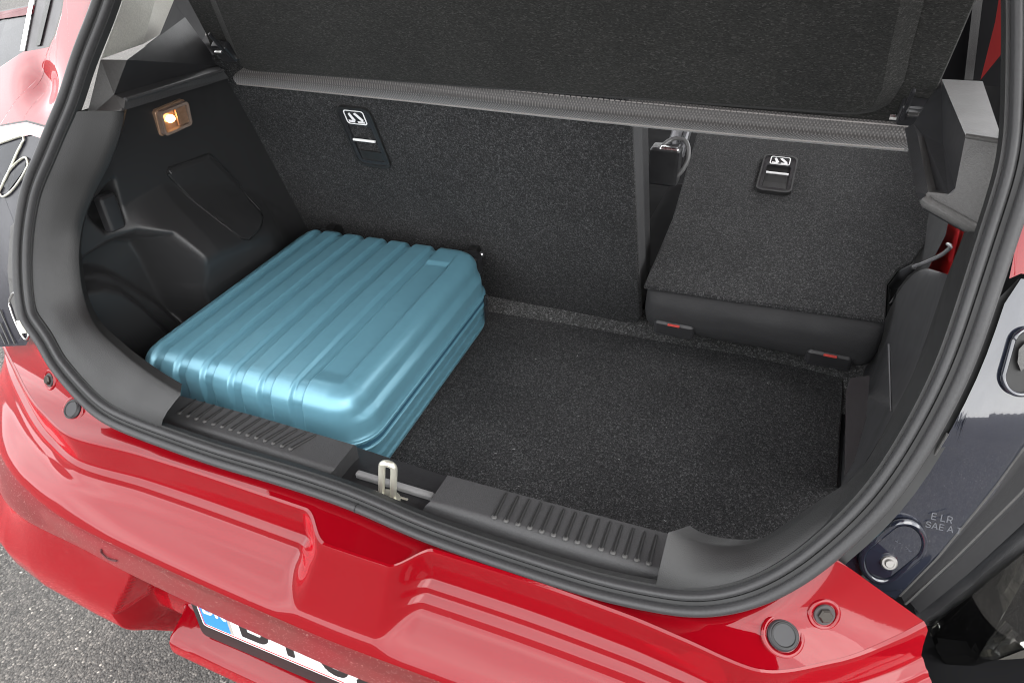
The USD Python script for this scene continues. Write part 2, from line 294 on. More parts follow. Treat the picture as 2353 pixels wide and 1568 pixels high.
# profile: b positive = away from the opening; path runs anticlockwise seen from outside
prof = [(-0.0, -0.006)] + arc(-0.0076, 0.003, 0.0076, -20, 200, 12, 0.0085) + [(-0.0158, -0.005), (-0.021, -0.006)] + arc(-0.0272, -0.001, 0.0056, 10, 175, 8, 0.0065) + [(-0.034, -0.008)]
def side_sign(path):
    t = path[200] - path[199]; return np.cross(t, NA)
b_test = side_sign(seal3)     # at the sill the outward way is down/rear: -y
sg = 1 if b_test[1] < 0 else -1
seal = obj('boot_seal', sweep(seal3, [(SC * sg * b, SC * n) for b, n in prof], NA), rubber, car, label='dark grey double rubber seal round the boot opening', smooth=40)
obj('seal_groove', sweep(seal3, [(SC * sg * b, SC * n) for b, n in [(-0.0138, -0.003), (-0.0150, 0.0018), (-0.0205, 0.0012), (-0.0228, -0.003)]], NA), rubber_dark, seal)
obj('seal_edge', sweep(seal3, [(SC * sg * b, SC * n) for b, n in [(0.0025, -0.008), (0.0025, -0.003), (0.0, -0.001), (-0.002, -0.006)]], NA), rubber_dark, seal)
def seal_off(b, n):
    t = np.gradient(seal3, axis=0); t /= np.linalg.norm(t, axis=1)[:, None]
    bb = np.cross(t, NA) * sg; bb /= np.linalg.norm(bb, axis=1)[:, None]
    return seal3 + bb * b + NA * n
ij = int(np.argmin(np.linalg.norm(seal3 - ap(822, 1166), axis=1)))
tj = seal3[ij + 1] - seal3[ij - 1]; tj /= np.linalg.norm(tj); bj = np.cross(tj, NA) * sg; bj /= np.linalg.norm(bj)
obj('seal_joint', tube([seal3[ij] + bj * SC * b + NA * SC * n for b, n in ((0.0008, 0.002), (-0.003, 0.0105), (-0.0078, 0.0122), (-0.0125, 0.0102), (-0.0155, 0.002))], 0.0006, 6), rubber_dark, seal)
def seg(path, p0, p1):
    i = np.argmin(np.linalg.norm(path - p0, axis=1)); j = np.argmin(np.linalg.norm(path - p1, axis=1)); return path[i:j + 1]
inner = seal_off(-0.0335 * SC, -0.004 * SC)
inner_uv = lambda P: np.c_[W / 2 + FPX * ((P - CAM) @ M)[:, 0] / -((P - CAM) @ M)[:, 2], H / 2 + FPX * ((P - CAM) @ M)[:, 1] / ((P - CAM) @ M)[:, 2]]

# --- left flank trim band between seal and boot cavity
TI_L = [(286, 256), (284, 268), (280, 290), (252, 375), (214, 450), (188, 525), (181, 600), (190, 675), (216, 745), (262, 795), (310, 836), (360, 872), (415, 906)]
OFF_L = [0.045] * 6 + [0.04, 0.04, 0.035, 0.03, 0.025, 0.02, 0.012]
ti = cr([ap(u, v, o) for (u, v), o in zip(TI_L, OFF_L)], 120)
t_out = cr(seg(inner, ap(196, 276), ap(372, 985)), 120)
obj('trim_lip', sweep(seal3, [(SC * sg * b, SC * n) for b, n in [(-0.032, -0.008), (-0.0335, -0.004), (-0.038, -0.0035), (-0.040, -0.014)]], NA), trim, car, smooth=40)
mid = (ti + t_out) / 2 + NA * 0.006
inn2 = ti + A_([[-0.018, 0.02, -0.002]])
obj('side_trim_edge', grid([t_out + NA * -0.004, t_out, t_out * 0.75 + ti * 0.25 + NA * 0.005, mid, t_out * 0.2 + ti * 0.8 + NA * 0.003, ti, ti * 1.0 + A_([[-0.006, 0.006, -0.001]]), inn2]), trim, car, label='grained dark grey trim band beside the left of the boot opening', smooth=50)
# --- right trim band
TI_R = [(1535, 1222), (1567, 1240), (1620, 1252), (1667, 1255), (1742, 1240), (1807, 1200), (1887, 1145), (1930, 1118), (1982, 1070), (2047, 957), (2103, 844), (2150, 710), (2177, 630), (2205, 560), (2214, 534)]
OFF_R = [0.012, 0.015, 0.02, 0.022, 0.025, 0.03, 0.032, 0.034, 0.036, 0.04, 0.04, 0.045, 0.045, 0.045, 0.045]
tr = cr([ap(u, v, o) for (u, v), o in zip(TI_R, OFF_R)], 120)
r_out = cr(seg(inner, ap(1500, 1352), ap(2262, 540)), 120)
inr = tr + A_([[0.018, 0.02, -0.004]])
obj('side_trim_edge', grid([r_out + NA * -0.004, r_out, r_out * 0.75 + tr * 0.25 + NA * 0.005, (r_out + tr) / 2 + NA * 0.006, r_out * 0.2 + tr * 0.8 + NA * 0.003, tr, tr + A_([[0.006, 0.006, -0.001]]), inr], flip=True), trim, car, label='grained dark grey trim band beside the right of the boot opening', smooth=50)

# --- left inner side panel: a height field over (y, z)
XW = -0.525
tg_, zg = np.meshgrid(np.linspace(0, 1, 260), np.linspace(-0.02, 0.47, 210), indexing='ij')
ystart = np.maximum(-0.045 + 0.5 * zg, 0.03); yg = ystart + (0.72 - ystart) * tg_
def yz(uv): return [tuple(ax(u, v, XW)[1:]) for u, v in uv]
def sdf(poly, Y, Z):
    P = Polygon(poly); pts = shapely.points(Y, Z); d = shapely.distance(P.exterior, pts); return np.where(shapely.contains_xy(P, Y, Z), -d, d)
def sstep(x, a, b): t = np.clip((x - a) / (b - a), 0, 1); return t * t * (3 - 2 * t)
def interp_line(uv, Y):
    p = A_(sorted(yz(uv))); return np.interp(Y, p[:, 0], p[:, 1])
dx = np.full(yg.shape, 0.0)
# wheel-arch bulge: below this line the panel leans inward and catches light
crease = interp_line([(200, 520), (320, 450), (368, 424), (500, 424), (590, 440), (700, 520)], yg)
dep = np.clip(crease - zg, 0, 0.5)
bulge = 0.085 * sstep(dep, -0.010, 0.115) * sstep(yg, 0.16, 0.24) * (1 - sstep(yg, 0.42, 0.60))
dx += bulge * (0.55 + 0.45 * sstep(zg, 0.14, 0.24))
arch = [(185, 600), (240, 562), (300, 529), (348, 532), (372, 575), (402, 640), (440, 712), (470, 790), (300, 950), (150, 800)]
sa = sdf(yz(arch), yg, zg)
pocket = 1 - sstep(sa, -0.020, 0.006)
r1 = sdf(yz([(150, 640), (244, 626), (280, 634), (325, 660), (370, 690), (428, 738), (480, 800), (300, 950), (150, 850)]), yg, zg)
r2 = sdf(yz([(150, 668), (236, 656), (280, 667), (320, 697), (350, 727), (388, 768), (420, 830), (300, 950), (150, 850)]), yg, zg)
dx *= 1 - 0.9 * pocket
dx += pocket * (-0.040 + 0.022 * (1 - sstep(r1, -0.006, 0.006)) + 0.024 * (1 - sstep(r2, -0.006, 0.007)))
hook = sdf(yz([(205, 480), (258, 415), (275, 480), (278, 510), (245, 530), (212, 500)]), yg, zg)
dx += -0.03 * (1 - sstep(hook, -0.008, 0.004))
dx += -0.012 * sstep(yg, 0.50, 0.64)
from scipy.ndimage import gaussian_filter
dx = gaussian_filter(dx, 0.9)
wall = np.stack([XW + dx, yg, zg], -1)
def wall_x(y, z): 
    ys_ = np.maximum(0.5 * z - 0.045, 0.03); i = np.clip((y - ys_) / (0.72 - ys_) * 259, 0, 259); j = np.clip((z + 0.02) / 0.49 * 209, 0, 209)
    i0, j0 = np.minimum(i.astype(int), 258), np.minimum(j.astype(int), 208); a, b = i - i0, j - j0
    return XW + (dx[i0, j0] * (1 - a) * (1 - b) + dx[i0 + 1, j0] * a * (1 - b) + dx[i0, j0 + 1] * (1 - a) * b + dx[i0 + 1, j0 + 1] * a * b)
panel_l = obj('side_panel', grid(list(wall)), panel_plastic, car, label='black moulded panel with wheel arch steps on the left of the boot', smooth=60)
lid_poly = Polygon(yz([(379, 400), (386, 385), (478, 352), (487, 357), (548, 420), (573, 478), (570, 492), (540, 515), (500, 538), (478, 535), (465, 520), (402, 424)])).buffer(-0.004).buffer(0.004)
lv, lf = trimesh.creation.triangulate_polygon(lid_poly.segmentize(0.01), engine='earcut')
lv, lf = trimesh.remesh.subdivide_to_size(np.c_[lv, 0 * lv[:, 0]], lf, 0.008)
lm = trimesh.Trimesh(lv, lf); lm.merge_vertices()
b_d = shapely.distance(lid_poly.exterior, shapely.points(lm.vertices[:, 0], lm.vertices[:, 1]))
lx = wall_x(lm.vertices[:, 0], lm.vertices[:, 1]) + np.where(b_d < 0.0012, -0.002, 0.0034)
obj('service_lid', trimesh.Trimesh(np.c_[lx, lm.vertices[:, :2]], lm.faces, process=False), panel_plastic, panel_l, smooth=40)
ring = A_(lid_poly.exterior.segmentize(0.006).coords)
obj('lid_seam', tube(np.c_[wall_x(ring[:, 0], ring[:, 1]) + 0.0002, ring], 0.0012, 6), rubber_dark, panel_l)
hp = [ax(u, v, XW - 0.006) for u, v in ((240, 452), (262, 515))]
obj('bag_hook', cat([rbox((0.018, 0.028, 0.055), 0.006, 2, ax(252, 487, XW + 0.004)), rbox((0.028, 0.018, 0.014), 0.005, 2, ax(246, 462, XW - 0.004))]), trim_black, panel_l)

# --- boot lamp
lc = ax(395, 270, XW + 0.004)
obj('lamp_tray', extr(rrect(0.062, 0.040, 0.006), -0.006, 0.002, lc, (0, 1, 0.03), (0.1, 0, 1), (1, 0, -0.1), 0.001), lamp_reflector, car)
lamp = obj('boot_lamp', extr(rrect(0.058, 0.037, 0.006).difference(rrect(0.050, 0.029, 0.004)), 0.0, 0.010, lc, (0, 1, 0.03), (0.1, 0, 1), (1, 0, -0.1)), plain('lamp_rim', (0.30, 0.23, 0.19), 0.15, transmission_weight=0.4), car, label='lit rectangular boot lamp with a warm bulb')
bl = trimesh.creation.icosphere(3, 0.0065); bl.apply_scale([1, 1.15, 0.9]); bl.apply_translation(lc + A_([0.005, -0.008, 0.001]))
obj('bulb', bl, bulb_mat, lamp, smooth=True)
for i in range(9):
    obj('lens_rib', rbox((0.004, 0.0016, 0.026), 0.0007, 1, lc + A_([0.006, 0.004 + i * 0.0024, 0])), lamp_reflector, lamp)

# --- floor: bare floor under the mat, flap strip, mat
mat_uv = [(300, 850), (640, 560), (1110, 712), (1300, 742), (1440, 768), (1560, 790), (1700, 812), (1850, 845), (1938, 868)]
far = [az(u, v, 0.0) for u, v in mat_uv[2:]]
mat_poly = Polygon([(-0.60, -0.02), (-0.60, 0.60)] + [(p[0], p[1]) for p in far] + [tuple(az(1938, 900, 0)[:2]), tuple(az(1930, 1000, 0)[:2]), tuple(az(1926, 1130, 0)[:2]), (0.52, -0.02)])
mat_poly = mat_poly.buffer(-0.01).buffer(0.01)
bm = extr(mat_poly, -0.014, 0.0, (0, 0, 0), (1, 0, 0), (0, 1, 0), (0, 0, 1), 0.003)
mat_path = thing('boot_mat', 'dark speckled grey carpet mat lying on the boot floor under the blue suitcase', 'boot mat', (0, 0, F))
obj('carpet', bm, carpet, mat_path)
lint = []
for i in range(16):
    lx_, ly_ = rng.uniform(-0.06, 0.50), rng.uniform(0.03, 0.58); a_ = rng.uniform(0, math.pi); L_ = rng.uniform(0.0006, 0.0022); c_ = rng.normal(0, 0.3)
    lint.append(tube([(lx_ + L_ * t * math.cos(a_ + c_ * t), ly_ + L_ * t * math.sin(a_ + c_ * t), 0.0008) for t in (-1, 0, 1)], 0.00035, 4))
obj('lint', cat(lint), plain('lint', (0.35, 0.35, 0.34), 0.9), mat_path, kind='stuff')
fl = obj('boot_floor', cat([trimesh.creation.box(bounds=[(-0.75, -0.02, -0.06), (0.75, 0.66, -0.018)])]), dark_void, car, smooth=False)
xs = np.linspace(-0.56, 0.575, 60)
flap = [np.c_[xs, np.full(60, 0.535), np.full(60, -0.012)], np.c_[xs, np.full(60, 0.56), np.full(60, -0.006)], np.c_[xs, np.full(60, 0.60), 0.002 + 0.0015 * np.sin(xs * 40)], np.c_[xs, np.full(60, 0.64), 0.006 + 0.001 * np.sin(xs * 31)], np.c_[xs, np.full(60, 0.66), np.full(60, 0.010)], np.c_[xs, np.full(60, 0.70), np.full(60, 0.012)]]
flap = [r - A_([0, 0.0, 0.006]) for r in flap]
obj('floor_flap', grid(flap, flip=True), carpet_flap, car, label='lighter grey carpet flap between the mat and the seats', smooth=60)

# --- left seatback (upright), leaning back
KS = 0.40; CS = 0.655
ns = np.array([0, -1, -KS]) / math.hypot(1, KS)         # faces the boot
us = np.array([0, -KS, 1]) / math.hypot(1, KS)
def sb(u, v, o=0.0): return apl(u, v, (0, 1, KS), CS - o)
s0 = np.array([0, CS, 0.0])
def s2(u, v): q = sb(u, v) - s0; return (q[0], q @ us)
seat_l = UsdGeom.Xform.Define(stage, car + '/upright_seatback').GetPath().pathString
stage.GetPrimAtPath(seat_l).SetCustomDataByKey('label', 'upright wider rear seatback covered in dark speckled carpet')
bx = s2(1475, 738)
pl = Polygon([(-0.575, -0.012), (-0.56, 0.30), (-0.545, 0.52), (s2(1452, 290)[0], 0.52), s2(1452, 290), s2(1466, 600), (bx[0], 0.03), (bx[0] - 0.01, 0.006), (bx[0] - 0.03, 0.0)])
pl = pl.buffer(-0.006).buffer(0.006)
lt = [s2(*q) for q in ((790, 240), (842, 240), (893, 357), (888, 372), (838, 372), (826, 355))]
lcx, lcy = np.mean([p[0] for p in lt]), np.mean([p[1] for p in lt])
obj('carpet', extr(pl, -0.006, 0.004, s0, (1, 0, 0), us, ns, 0.004), carpet_seat, seat_l)
side = Polygon([(-0.57, -0.01), (-0.55, 0.54), (s2(1454, 290)[0] - 0.004, 0.54), (bx[0] - 0.006, 0.02), (bx[0] - 0.014, 0.004)])
obj('side_cover', extr(side, -0.058, -0.004, s0, (1, 0, 0), us, ns, 0.002), side_cloth, seat_l)
obj('cushion', extr(side.buffer(-0.01), -0.13, -0.058, s0, (1, 0, 0), us, ns), seat_cloth, seat_l)

def latch(seat, c, o, ex, ey, ez, w, h):
    fr = rrect(w, h, w * 0.2).difference(rrect(w * 0.74, h * 0.62, w * 0.06, 0, -h * 0.10))
    c = A_(c)
    lp = obj('seat_latch', extr(fr, 0.0, 0.006, c, ex, ey, ez), plain_black_gloss, seat, label=o)
    rim = rrect(w * 1.06, h * 1.04, w * 0.22)
    obj('latch_rim', extr(rim.difference(rrect(w * 0.97, h * 0.96, w * 0.19)), 0.0, 0.0072, c, ex, ey, ez), trim, lp)
    obj('latch_recess', extr(rrect(w * 0.8, h * 0.7, w * 0.08, 0, -h * 0.08), 0.0002, 0.0016, c, ex, ey, ez), rubber_dark, lp)
    st = rrect(w * 0.62, h * 0.23, w * 0.08, 0, h * 0.355)
    obj('pictogram_frame', extr(st.difference(rrect(w * 0.56, h * 0.205, w * 0.07, 0, h * 0.355)), 0.006, 0.0066, c, ex, ey, ez), white_paint, lp)
    y0 = h * 0.355
    seatg = [Polygon([(-0.10 * w, y0 - 0.07 * h), (-0.19 * w, y0 + 0.05 * h), (-0.13 * w, y0 + 0.075 * h), (-0.02 * w, y0 - 0.05 * h)]),
             Polygon([(-0.02 * w, y0 + 0.06 * h), (0.05 * w, y0 + 0.08 * h), (0.23 * w, y0 - 0.03 * h), (0.18 * w, y0 - 0.07 * h)]),
             Polygon([(-0.24 * w, y0 - 0.05 * h), (-0.24 * w, y0 - 0.085 * h), (-0.06 * w, y0 - 0.085 * h), (-0.06 * w, y0 - 0.055 * h)]),
             Polygon([(0.03 * w, y0 - 0.06 * h), (0.03 * w, y0 - 0.09 * h), (0.24 * w, y0 - 0.09 * h), (0.24 * w, y0 - 0.06 * h)])]
    obj('pictogram', cat([extr(g, 0.006, 0.0066, c, ex, ey, ez) for g in seatg]), white_paint, lp)
    obj('lever', tube([c + A_(ex) * s * w * 0.34 + A_(ey) * h * (-0.03) + A_(ez) * 0.0075 for s in (-1, -0.5, 0, 0.5, 1)], w * 0.035, 8), white_paint, lp)
    obj('finger_plate', extr(rrect(w * 0.70, h * 0.16, w * 0.04, 0, -h * 0.33), 0.0016, 0.0045, c, ex, ey, ez), trim, lp)
plain_black_gloss = plain('latch_plastic', (0.012, 0.012, 0.013), 0.3)
latch(seat_l, s0 + A_([1, 0, 0]) * lcx + us * (lcy + 0.013) + ns * 0.002, 'black release latch of the upright seatback with white pictogram', (1, 0, 0), us, ns, 0.062, 0.118)

# --- right seatback folded forward
seat_r = UsdGeom.Xform.Define(stage, car + '/folded_seatback').GetPath().pathString
stage.GetPrimAtPath(seat_r).SetCustomDataByKey('label', 'narrower rear seatback folded flat with speckled carpet on its back')
KF = 0.17; nf = np.array([0, -KF, 1]) / math.hypot(1, KF); uf = np.array([0, 1, KF]) / math.hypot(1, KF)
f0 = np.array([0, 0.565, 0.142])
def sf(u, v): return apl(u, v, nf, nf @ f0)
def f2(u, v): q = sf(u, v) - f0; return (q[0], q @ uf)
fp = Polygon([f2(*q) for q in ((1478, 656), (1760, 698), (2034, 736), (2038, 650), (2062, 618), (2095, 602), (2137, 545), (2163, 495), (2190, 300), (1640, 215), (1600, 310), (1545, 500))]).buffer(-0.004).buffer(0.008).buffer(-0.004)
obj('carpet', extr(fp, -0.006, 0.0, f0, (1, 0, 0), uf, nf, 0.003), carpet_seat, seat_r)
xs = np.linspace(f2(1482, 656)[0] + 0.002, f2(2030, 736)[0] + 0.004, 80)
rows = []
for dy, dz in ((0.60, 0.095), (0.02, -0.004), (0.003, -0.006), (-0.012, -0.014), (-0.018, -0.03), (-0.017, -0.052), (-0.012, -0.070), (0.0, -0.084), (0.02, -0.092), (0.4, -0.09)):
    e = np.minimum(xs - xs[0], xs[-1] - xs); rd = 0.018 * (1 - np.sqrt(np.clip(1 - (1 - np.clip(e / 0.03, 0, 1)) ** 2, 0, 1)))
    wr = 0.0012 * np.sin(xs * 55 + dz * 90) * (dz < -0.01)
    rows.append(np.c_[xs, f0[1] + dy + rd + wr, f0[2] + dz + (0 if dz > -0.06 else 1) * rd * 0.8])
obj('cushion', grid(rows, flip=True), seat_cloth, seat_r, smooth=60)
ls = [f2(*q) for q in ((1757, 365), (1820, 370), (1815, 448), (1745, 440))]
lc2 = f0 + A_([1, 0, 0]) * np.mean([p[0] for p in ls]) + uf * np.mean([p[1] for p in ls]) + nf * 0.001
latch(seat_r, lc2, 'black release latch of the folded seatback with white pictogram', (1, 0, 0), uf, nf, 0.062, 0.135)
for (u, v) in ((1551, 740), (1907, 808)):
    c = apl(u, v, (0, 1, 0), f0[1] - 0.006)
    h_ = obj('anchor_cover', rbox((0.07, 0.03, 0.030), 0.008, 2, c + A_([0.0, 0.002, -0.010])), trim_black, seat_r)
    obj('anchor_tag', rbox((0.020, 0.004, 0.0035), 0.001, 1, c + A_([0, -0.016, 0.003])), tag_red, h_)

# --- cabin seen through the gap
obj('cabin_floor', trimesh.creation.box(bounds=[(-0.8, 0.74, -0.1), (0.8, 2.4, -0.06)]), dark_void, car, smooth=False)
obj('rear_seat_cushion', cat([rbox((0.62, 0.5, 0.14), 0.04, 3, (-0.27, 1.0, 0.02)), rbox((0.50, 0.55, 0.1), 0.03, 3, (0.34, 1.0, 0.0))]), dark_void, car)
bk = ay(1528, 372, 0.80)
bb = obj('belt_buckle', rbox((0.055, 0.04, 0.07), 0.006, 2, bk + A_([0, 0, -0.005])), trim_black, car)
obj('buckle_tongue', rbox((0.035, 0.018, 0.012), 0.004, 2, ay(1538, 345, 0.79)), chrome, bb)
obj('belt_post', cat([tube([ay(1543, 345, 0.82), ay(1560, 285, 0.84)], 0.010), tube([ay(1562, 360, 0.83), ay(1585, 285, 0.85)], 0.007)]), plain('grey_metal', (0.25, 0.25, 0.26), 0.3, metallic=0.8), bb)
obj('belt_guide', tube(cr([ay(1505, 372, 0.79), ay(1518, 340, 0.80), ay(1545, 320, 0.82), ay(1575, 325, 0.82), ay(1580, 365, 0.80), ay(1555, 405, 0.79)], 30), 0.004), plain('grey_plastic', (0.12, 0.12, 0.12), 0.35), bb)

# --- parcel shelf, hinged by the seats, its rear edge lifted up and out of the picture
shelf = thing('parcel_shelf', 'black felt parcel shelf lifted on its hinges above the seatbacks', 'parcel shelf', (0, 0, F))
YH, ZH = 0.47, 0.466
SL = np.array([0, -0.46, 0.60]); SL /= np.linalg.norm(SL)          # up the lifted shelf
NSH = np.cross(SL, [1, 0, 0]); NSH = NSH if NSH[1] < 0 else -NSH    # faces the boot and the camera
h0 = np.array([0, YH, ZH])
def shp(u, v, o=0.0): return apl(u, v, NSH, NSH @ h0 + o)
def sh2(u, v, o=0.0): q = shp(u, v, o) - h0; return (q[0], q @ SL)
outer = Polygon([sh2(*q) for q in ((330, -180), (430, 0), (470, 75), (500, 150), (560, 158), (1300, 222), (2078, 292), (2128, 262), (2200, 100), (2245, -5), (2300, -180))])
obj('shelf_board', extr(outer, -0.014, 0.0, h0, (1, 0, 0), SL, NSH, 0.002), felt, shelf)
innerp = Polygon([sh2(*q) for q in ((420, -200), (505, 5), (542, 100), (556, 135), (566, 146), (590, 151), (1300, 200), (1940, 243), (1985, 243), (2020, 226), (2045, 180), (2062, 95), (2085, 0), (2115, -150))]).buffer(-0.012).buffer(0.012)
obj('raised_panel', extr(innerp.buffer(0.014), 0.0, 0.014, h0, (1, 0, 0), SL, NSH, 0.012, 0.020), felt, shelf, smooth=20)
# woven flap along the hinge edge: a rolled strip
n = 140
top = np.array([shp(u, v, 0.003) for u, v in cr([(566, 153), (900, 180), (1300, 221), (1700, 258), (2084, 291)], n)])
bot = np.array([ay(u, v, YH + 0.005) for u, v in cr([(548, 195), (900, 230), (1300, 273), (1700, 312), (2086, 346)], n)])
rows = []
for t, b in ((-0.1, 0.004), (0, 0.002), (0.25, 0.007), (0.5, 0.013), (0.7, 0.0165), (0.85, 0.016), (0.95, 0.011), (1.0, 0.004), (0.98, -0.006), (0.85, -0.012), (0.3, -0.014)):
    rows.append(top * (1 - t) + bot * t + A_([0, -0.8, 0.6]) * b)
flp = obj('woven_flap', grid(rows), weave, shelf, label='shiny grey woven flap along the lower edge of the shelf', smooth=60)
st = top * 0.97 + bot * 0.03 + A_([0, -0.8, 0.6]) * 0.0035
stm = [rbox((0.0062, 0.0016, 0.0016), 0.0006, 1, st[0] + (st[-1] - st[0]) * t + (np.array([np.interp(t, np.linspace(0, 1, n), st[:, i]) for i in range(3)]) - st[0] - (st[-1] - st[0]) * t)) for t in np.linspace(0.004, 0.996, 120)]
obj('stitching', cat(stm), plain('pale_thread', (0.28, 0.26, 0.25), 0.7), flp, kind='stuff')
hem = bot + A_([0, -0.8, 0.6]) * 0.004
obj('hem', tube(hem[::2], 0.0014, 6), plain('hem_thread', (0.22, 0.205, 0.195), 0.7), flp)
for (u, v, sx) in ((518, 118, -1), (2098, 258, 1)):
    c = shp(u, v, 0.012)
    E = [(1, 0, 0), SL, NSH]
    hb = obj('hinge_clip', rbox((0.030, 0.034, 0.016), 0.004, 2, c, E), plain_black_gloss, shelf)
    obj('clip_arm', rbox((0.005, 0.050, 0.006), 0.002, 1, c + SL * 0.022 - A_([sx * 0.010, 0, 0]) + NSH * 0.008, E), plain_black_gloss, hb)
    obj('pin', tube([c - SL * 0.012 + A_([s * 0.022, 0, 0]) for s in (-1, 0, 1)], 0.0048, 10), chrome, hb)
    obj('clip_catch', rbox((0.016, 0.005, 0.010), 0.002, 1, c + SL * 0.010 + NSH * 0.009, E), chrome, hb)

# --- sill trim with ribs
def sz(u, v, z): return az(u, v, z)
zt, zo = 0.134, 0.118
sill_in = [sz(398, 902, zt), sz(600, 956, zt), sz(815, 1019, zt)]
sill_out = [sz(332, 962, zo), sz(550, 1037, zo), sz(750, 1106, zo)]
sill_mid = [sz(357, 949, zt - 0.002), sz(560, 1014, zt - 0.002), sz(768, 1078, zt - 0.002)]
def sillpiece(si, sm, so, label, flip=False):
    n = 40; a, b, c = cr(si, n, 'lin'), cr(sm, n, 'lin'), cr(so, n, 'lin')
    rows = [a + A_([0, 0.004, -0.16]), a + A_([0, 0.002, -0.006]), a + A_([0, -0.002, 0]), b + A_([0, 0.004, 0.0006]), b, (b + c) / 2 + A_([0, -0.001, 0.0025]), c, c + A_([0, -0.003, -0.012])]
    caps = []
    m = grid(rows, flip=True)
    g = np.array(rows)
    for e in (0, -1):
        ring = g[:, e]; base = ring[[0]] * 0.3 + ring[[-1]] * 0.7 - A_([[0, 0, 0.03]])
        caps.append(trimesh.Trimesh(np.vstack([ring, base]), [[i, i + 1, len(ring)] for i in range(len(ring) - 1)], process=False))
    return obj('sill_trim', cat([m] + caps), trim_light, car, label=label, smooth=35)
sl = sillpiece(sill_in, sill_mid, sill_out, 'grey plastic sill trim with ribs left of the latch loop')
rin = [sz(1030, 1088, zt), sz(1280, 1155, zt), sz(1536, 1222, zt)]
rout = [sz(968, 1176, zo), sz(1240, 1262, zo), sz(1512, 1347, zo)]
rmid = [sz(987, 1152, zt - 0.002), sz(1250, 1222, zt - 0.002), sz(1518, 1308, zt - 0.002)]
sr = sillpiece(rin, rmid, rout, 'grey plastic sill trim with ribs right of the latch loop')
def ribs(parent, near0, near1, far0, far1, n):
    for i in range(n):
        t = i / (n - 1); a = sz(near0[0] + (near1[0] - near0[0]) * t, near0[1] + (near1[1] - near0[1]) * t, zt - 0.0005); b = sz(far0[0] + (far1[0] - far0[0]) * t, far0[1] + (far1[1] - far0[1]) * t, zt + 0.0004)
        p = cr([a, b], 6, 'lin')
        m = tube(p, [0.0022, 0.0022, 0.0021, 0.0020, 0.0019, 0.0014], 8)
        rb_ = obj('rib', m, rubber_dark, parent, smooth=60)
        tip = trimesh.creation.icosphere(1, 0.0033); tip.apply_scale([1, 1, 0.6]); tip.apply_translation(p[0]); obj('rib_tip', tip, cap_grey, rb_, smooth=True)
ribs(sr, (1135, 1187), (1490, 1293), (1163, 1132), (1508, 1228), 14)
ribs(sl, (412, 948), (668, 1030), (450, 917), (725, 998), 14)
# latch bay between the two sill pieces
bay = obj('latch_bay', cat([plate([(735, 1100), (985, 1180), (1045, 1100), (800, 1020)], lambda u, v: az(u, v, 0.108), (0, 0, -0.02))]), trim_black, car, label='dark recessed bay under the latch loop', smooth=False)
obj('bay_bar', cat([rbox((0.108, 0.009, 0.009), 0.003, 2, (az(830, 1090, 0.112) + az(985, 1138, 0.112)) / 2)]), plain('bar_grey', (0.22, 0.22, 0.22), 0.45), bay)
P0, P1, top0 = az(876, 1138, 0.110), az(903, 1143, 0.110), None
lean = A_([0.004, 0.006, 0.045])
mid_ = (P0 + P1) / 2
path = [P0, P0 + lean * 0.6, P0 + lean * 0.85] + [mid_ + lean + (P1 - P0) * 0.5 * math.cos(a) + A_([0, 0, 0.006 * math.sin(a)]) for a in np.linspace(math.pi * 0.9, math.pi * 0.1, 7)] + [P1 + lean * 0.85, P1 + lean * 0.6, P1]
stk = obj('latch_loop', tube(cr(path, 50), 0.0042, 12), dull_steel, car, label='pale steel latch loop standing at the middle of the sill', smooth=60)
obj('loop_base', extr(shapely.Point(0, 0).buffer(0.017), 0, 0.003, mid_ - A_([0, 0, 0.003]), (1, 0, 0), (0, 0.7, 0), (0, 0, 1)), dull_steel, stk)
for u, v, r_ in ((862, 1128, 0.3), (925, 1143, -0.3)):
    obj('base_slot', rbox((0.014, 0.003, 0.0016), 0.0007, 1, az(u, v, 0.109) - A_([0, 0, 0.0002])), dull_steel, stk)

# --- red rear panel and bumper
XB = A_([-0.80, -0.74, -0.66, -0.52, -0.43, -0.32, -0.2, 0.0]); YB = A_([0.12, 0.085, 0.045, -0.02, -0.043, -0.034, -0.032, -0.033])
XD = A_([-0.86, -0.78, -0.65, -0.56, -0.445, -0.315, -0.1, 0.0]); YD = A_([0.14, 0.045, -0.045, -0.078, -0.1, -0.109, -0.117, -0.119])
XR, YR = A_([0.2, 0.32, 0.375, 0.437, 0.510, 0.561, 0.585, 0.64]), A_([-0.030, -0.034, -0.040, -0.048, -0.010, 0.035, 0.060, 0.12])
fB = PchipInterpolator(np.r_[XB, XR], np.r_[YB, YR]); fD = PchipInterpolator(np.r_[XD, 0.1, 0.315, 0.437, 0.510, 0.561, 0.585, 0.64], np.r_[YD, -0.117, -0.112, -0.105, -0.085, -0.050, -0.026, 0.035])
xb = np.r_[np.linspace(-0.80, -0.12, 130)[:-1], np.linspace(-0.12, 0.13, 180), np.linspace(0.13, 0.585, 100)[1:]]
yB, yD = fB(xb), fD(xb); wB = yB - yD
zB = 0.100 + 0.010 * sstep(np.abs(xb), 0.46, 0.72)
side_p = A_([(-0.0085, 0.0182), (-0.0115, 0.0166), (-0.0134, 0.0125), (-0.0139, -0.012), (-0.0143, -0.0255), (-0.0155, -0.028), (-0.023, -0.0305), (-0.0245, -0.0325), (-0.0255, -0.038), (-0.0275, -0.0405), (-0.034, -0.043), (-0.0355, -0.0445),
             (-0.0385, -0.0515), (-0.0415, -0.0555), (-0.047, -0.0600), (-0.055, -0.0655), (-0.063, -0.0715), (-0.070, -0.0775), (-0.0765, -0.0835), (-0.0815, -0.089), (-0.0845, -0.0935), (-0.086, -0.098)])
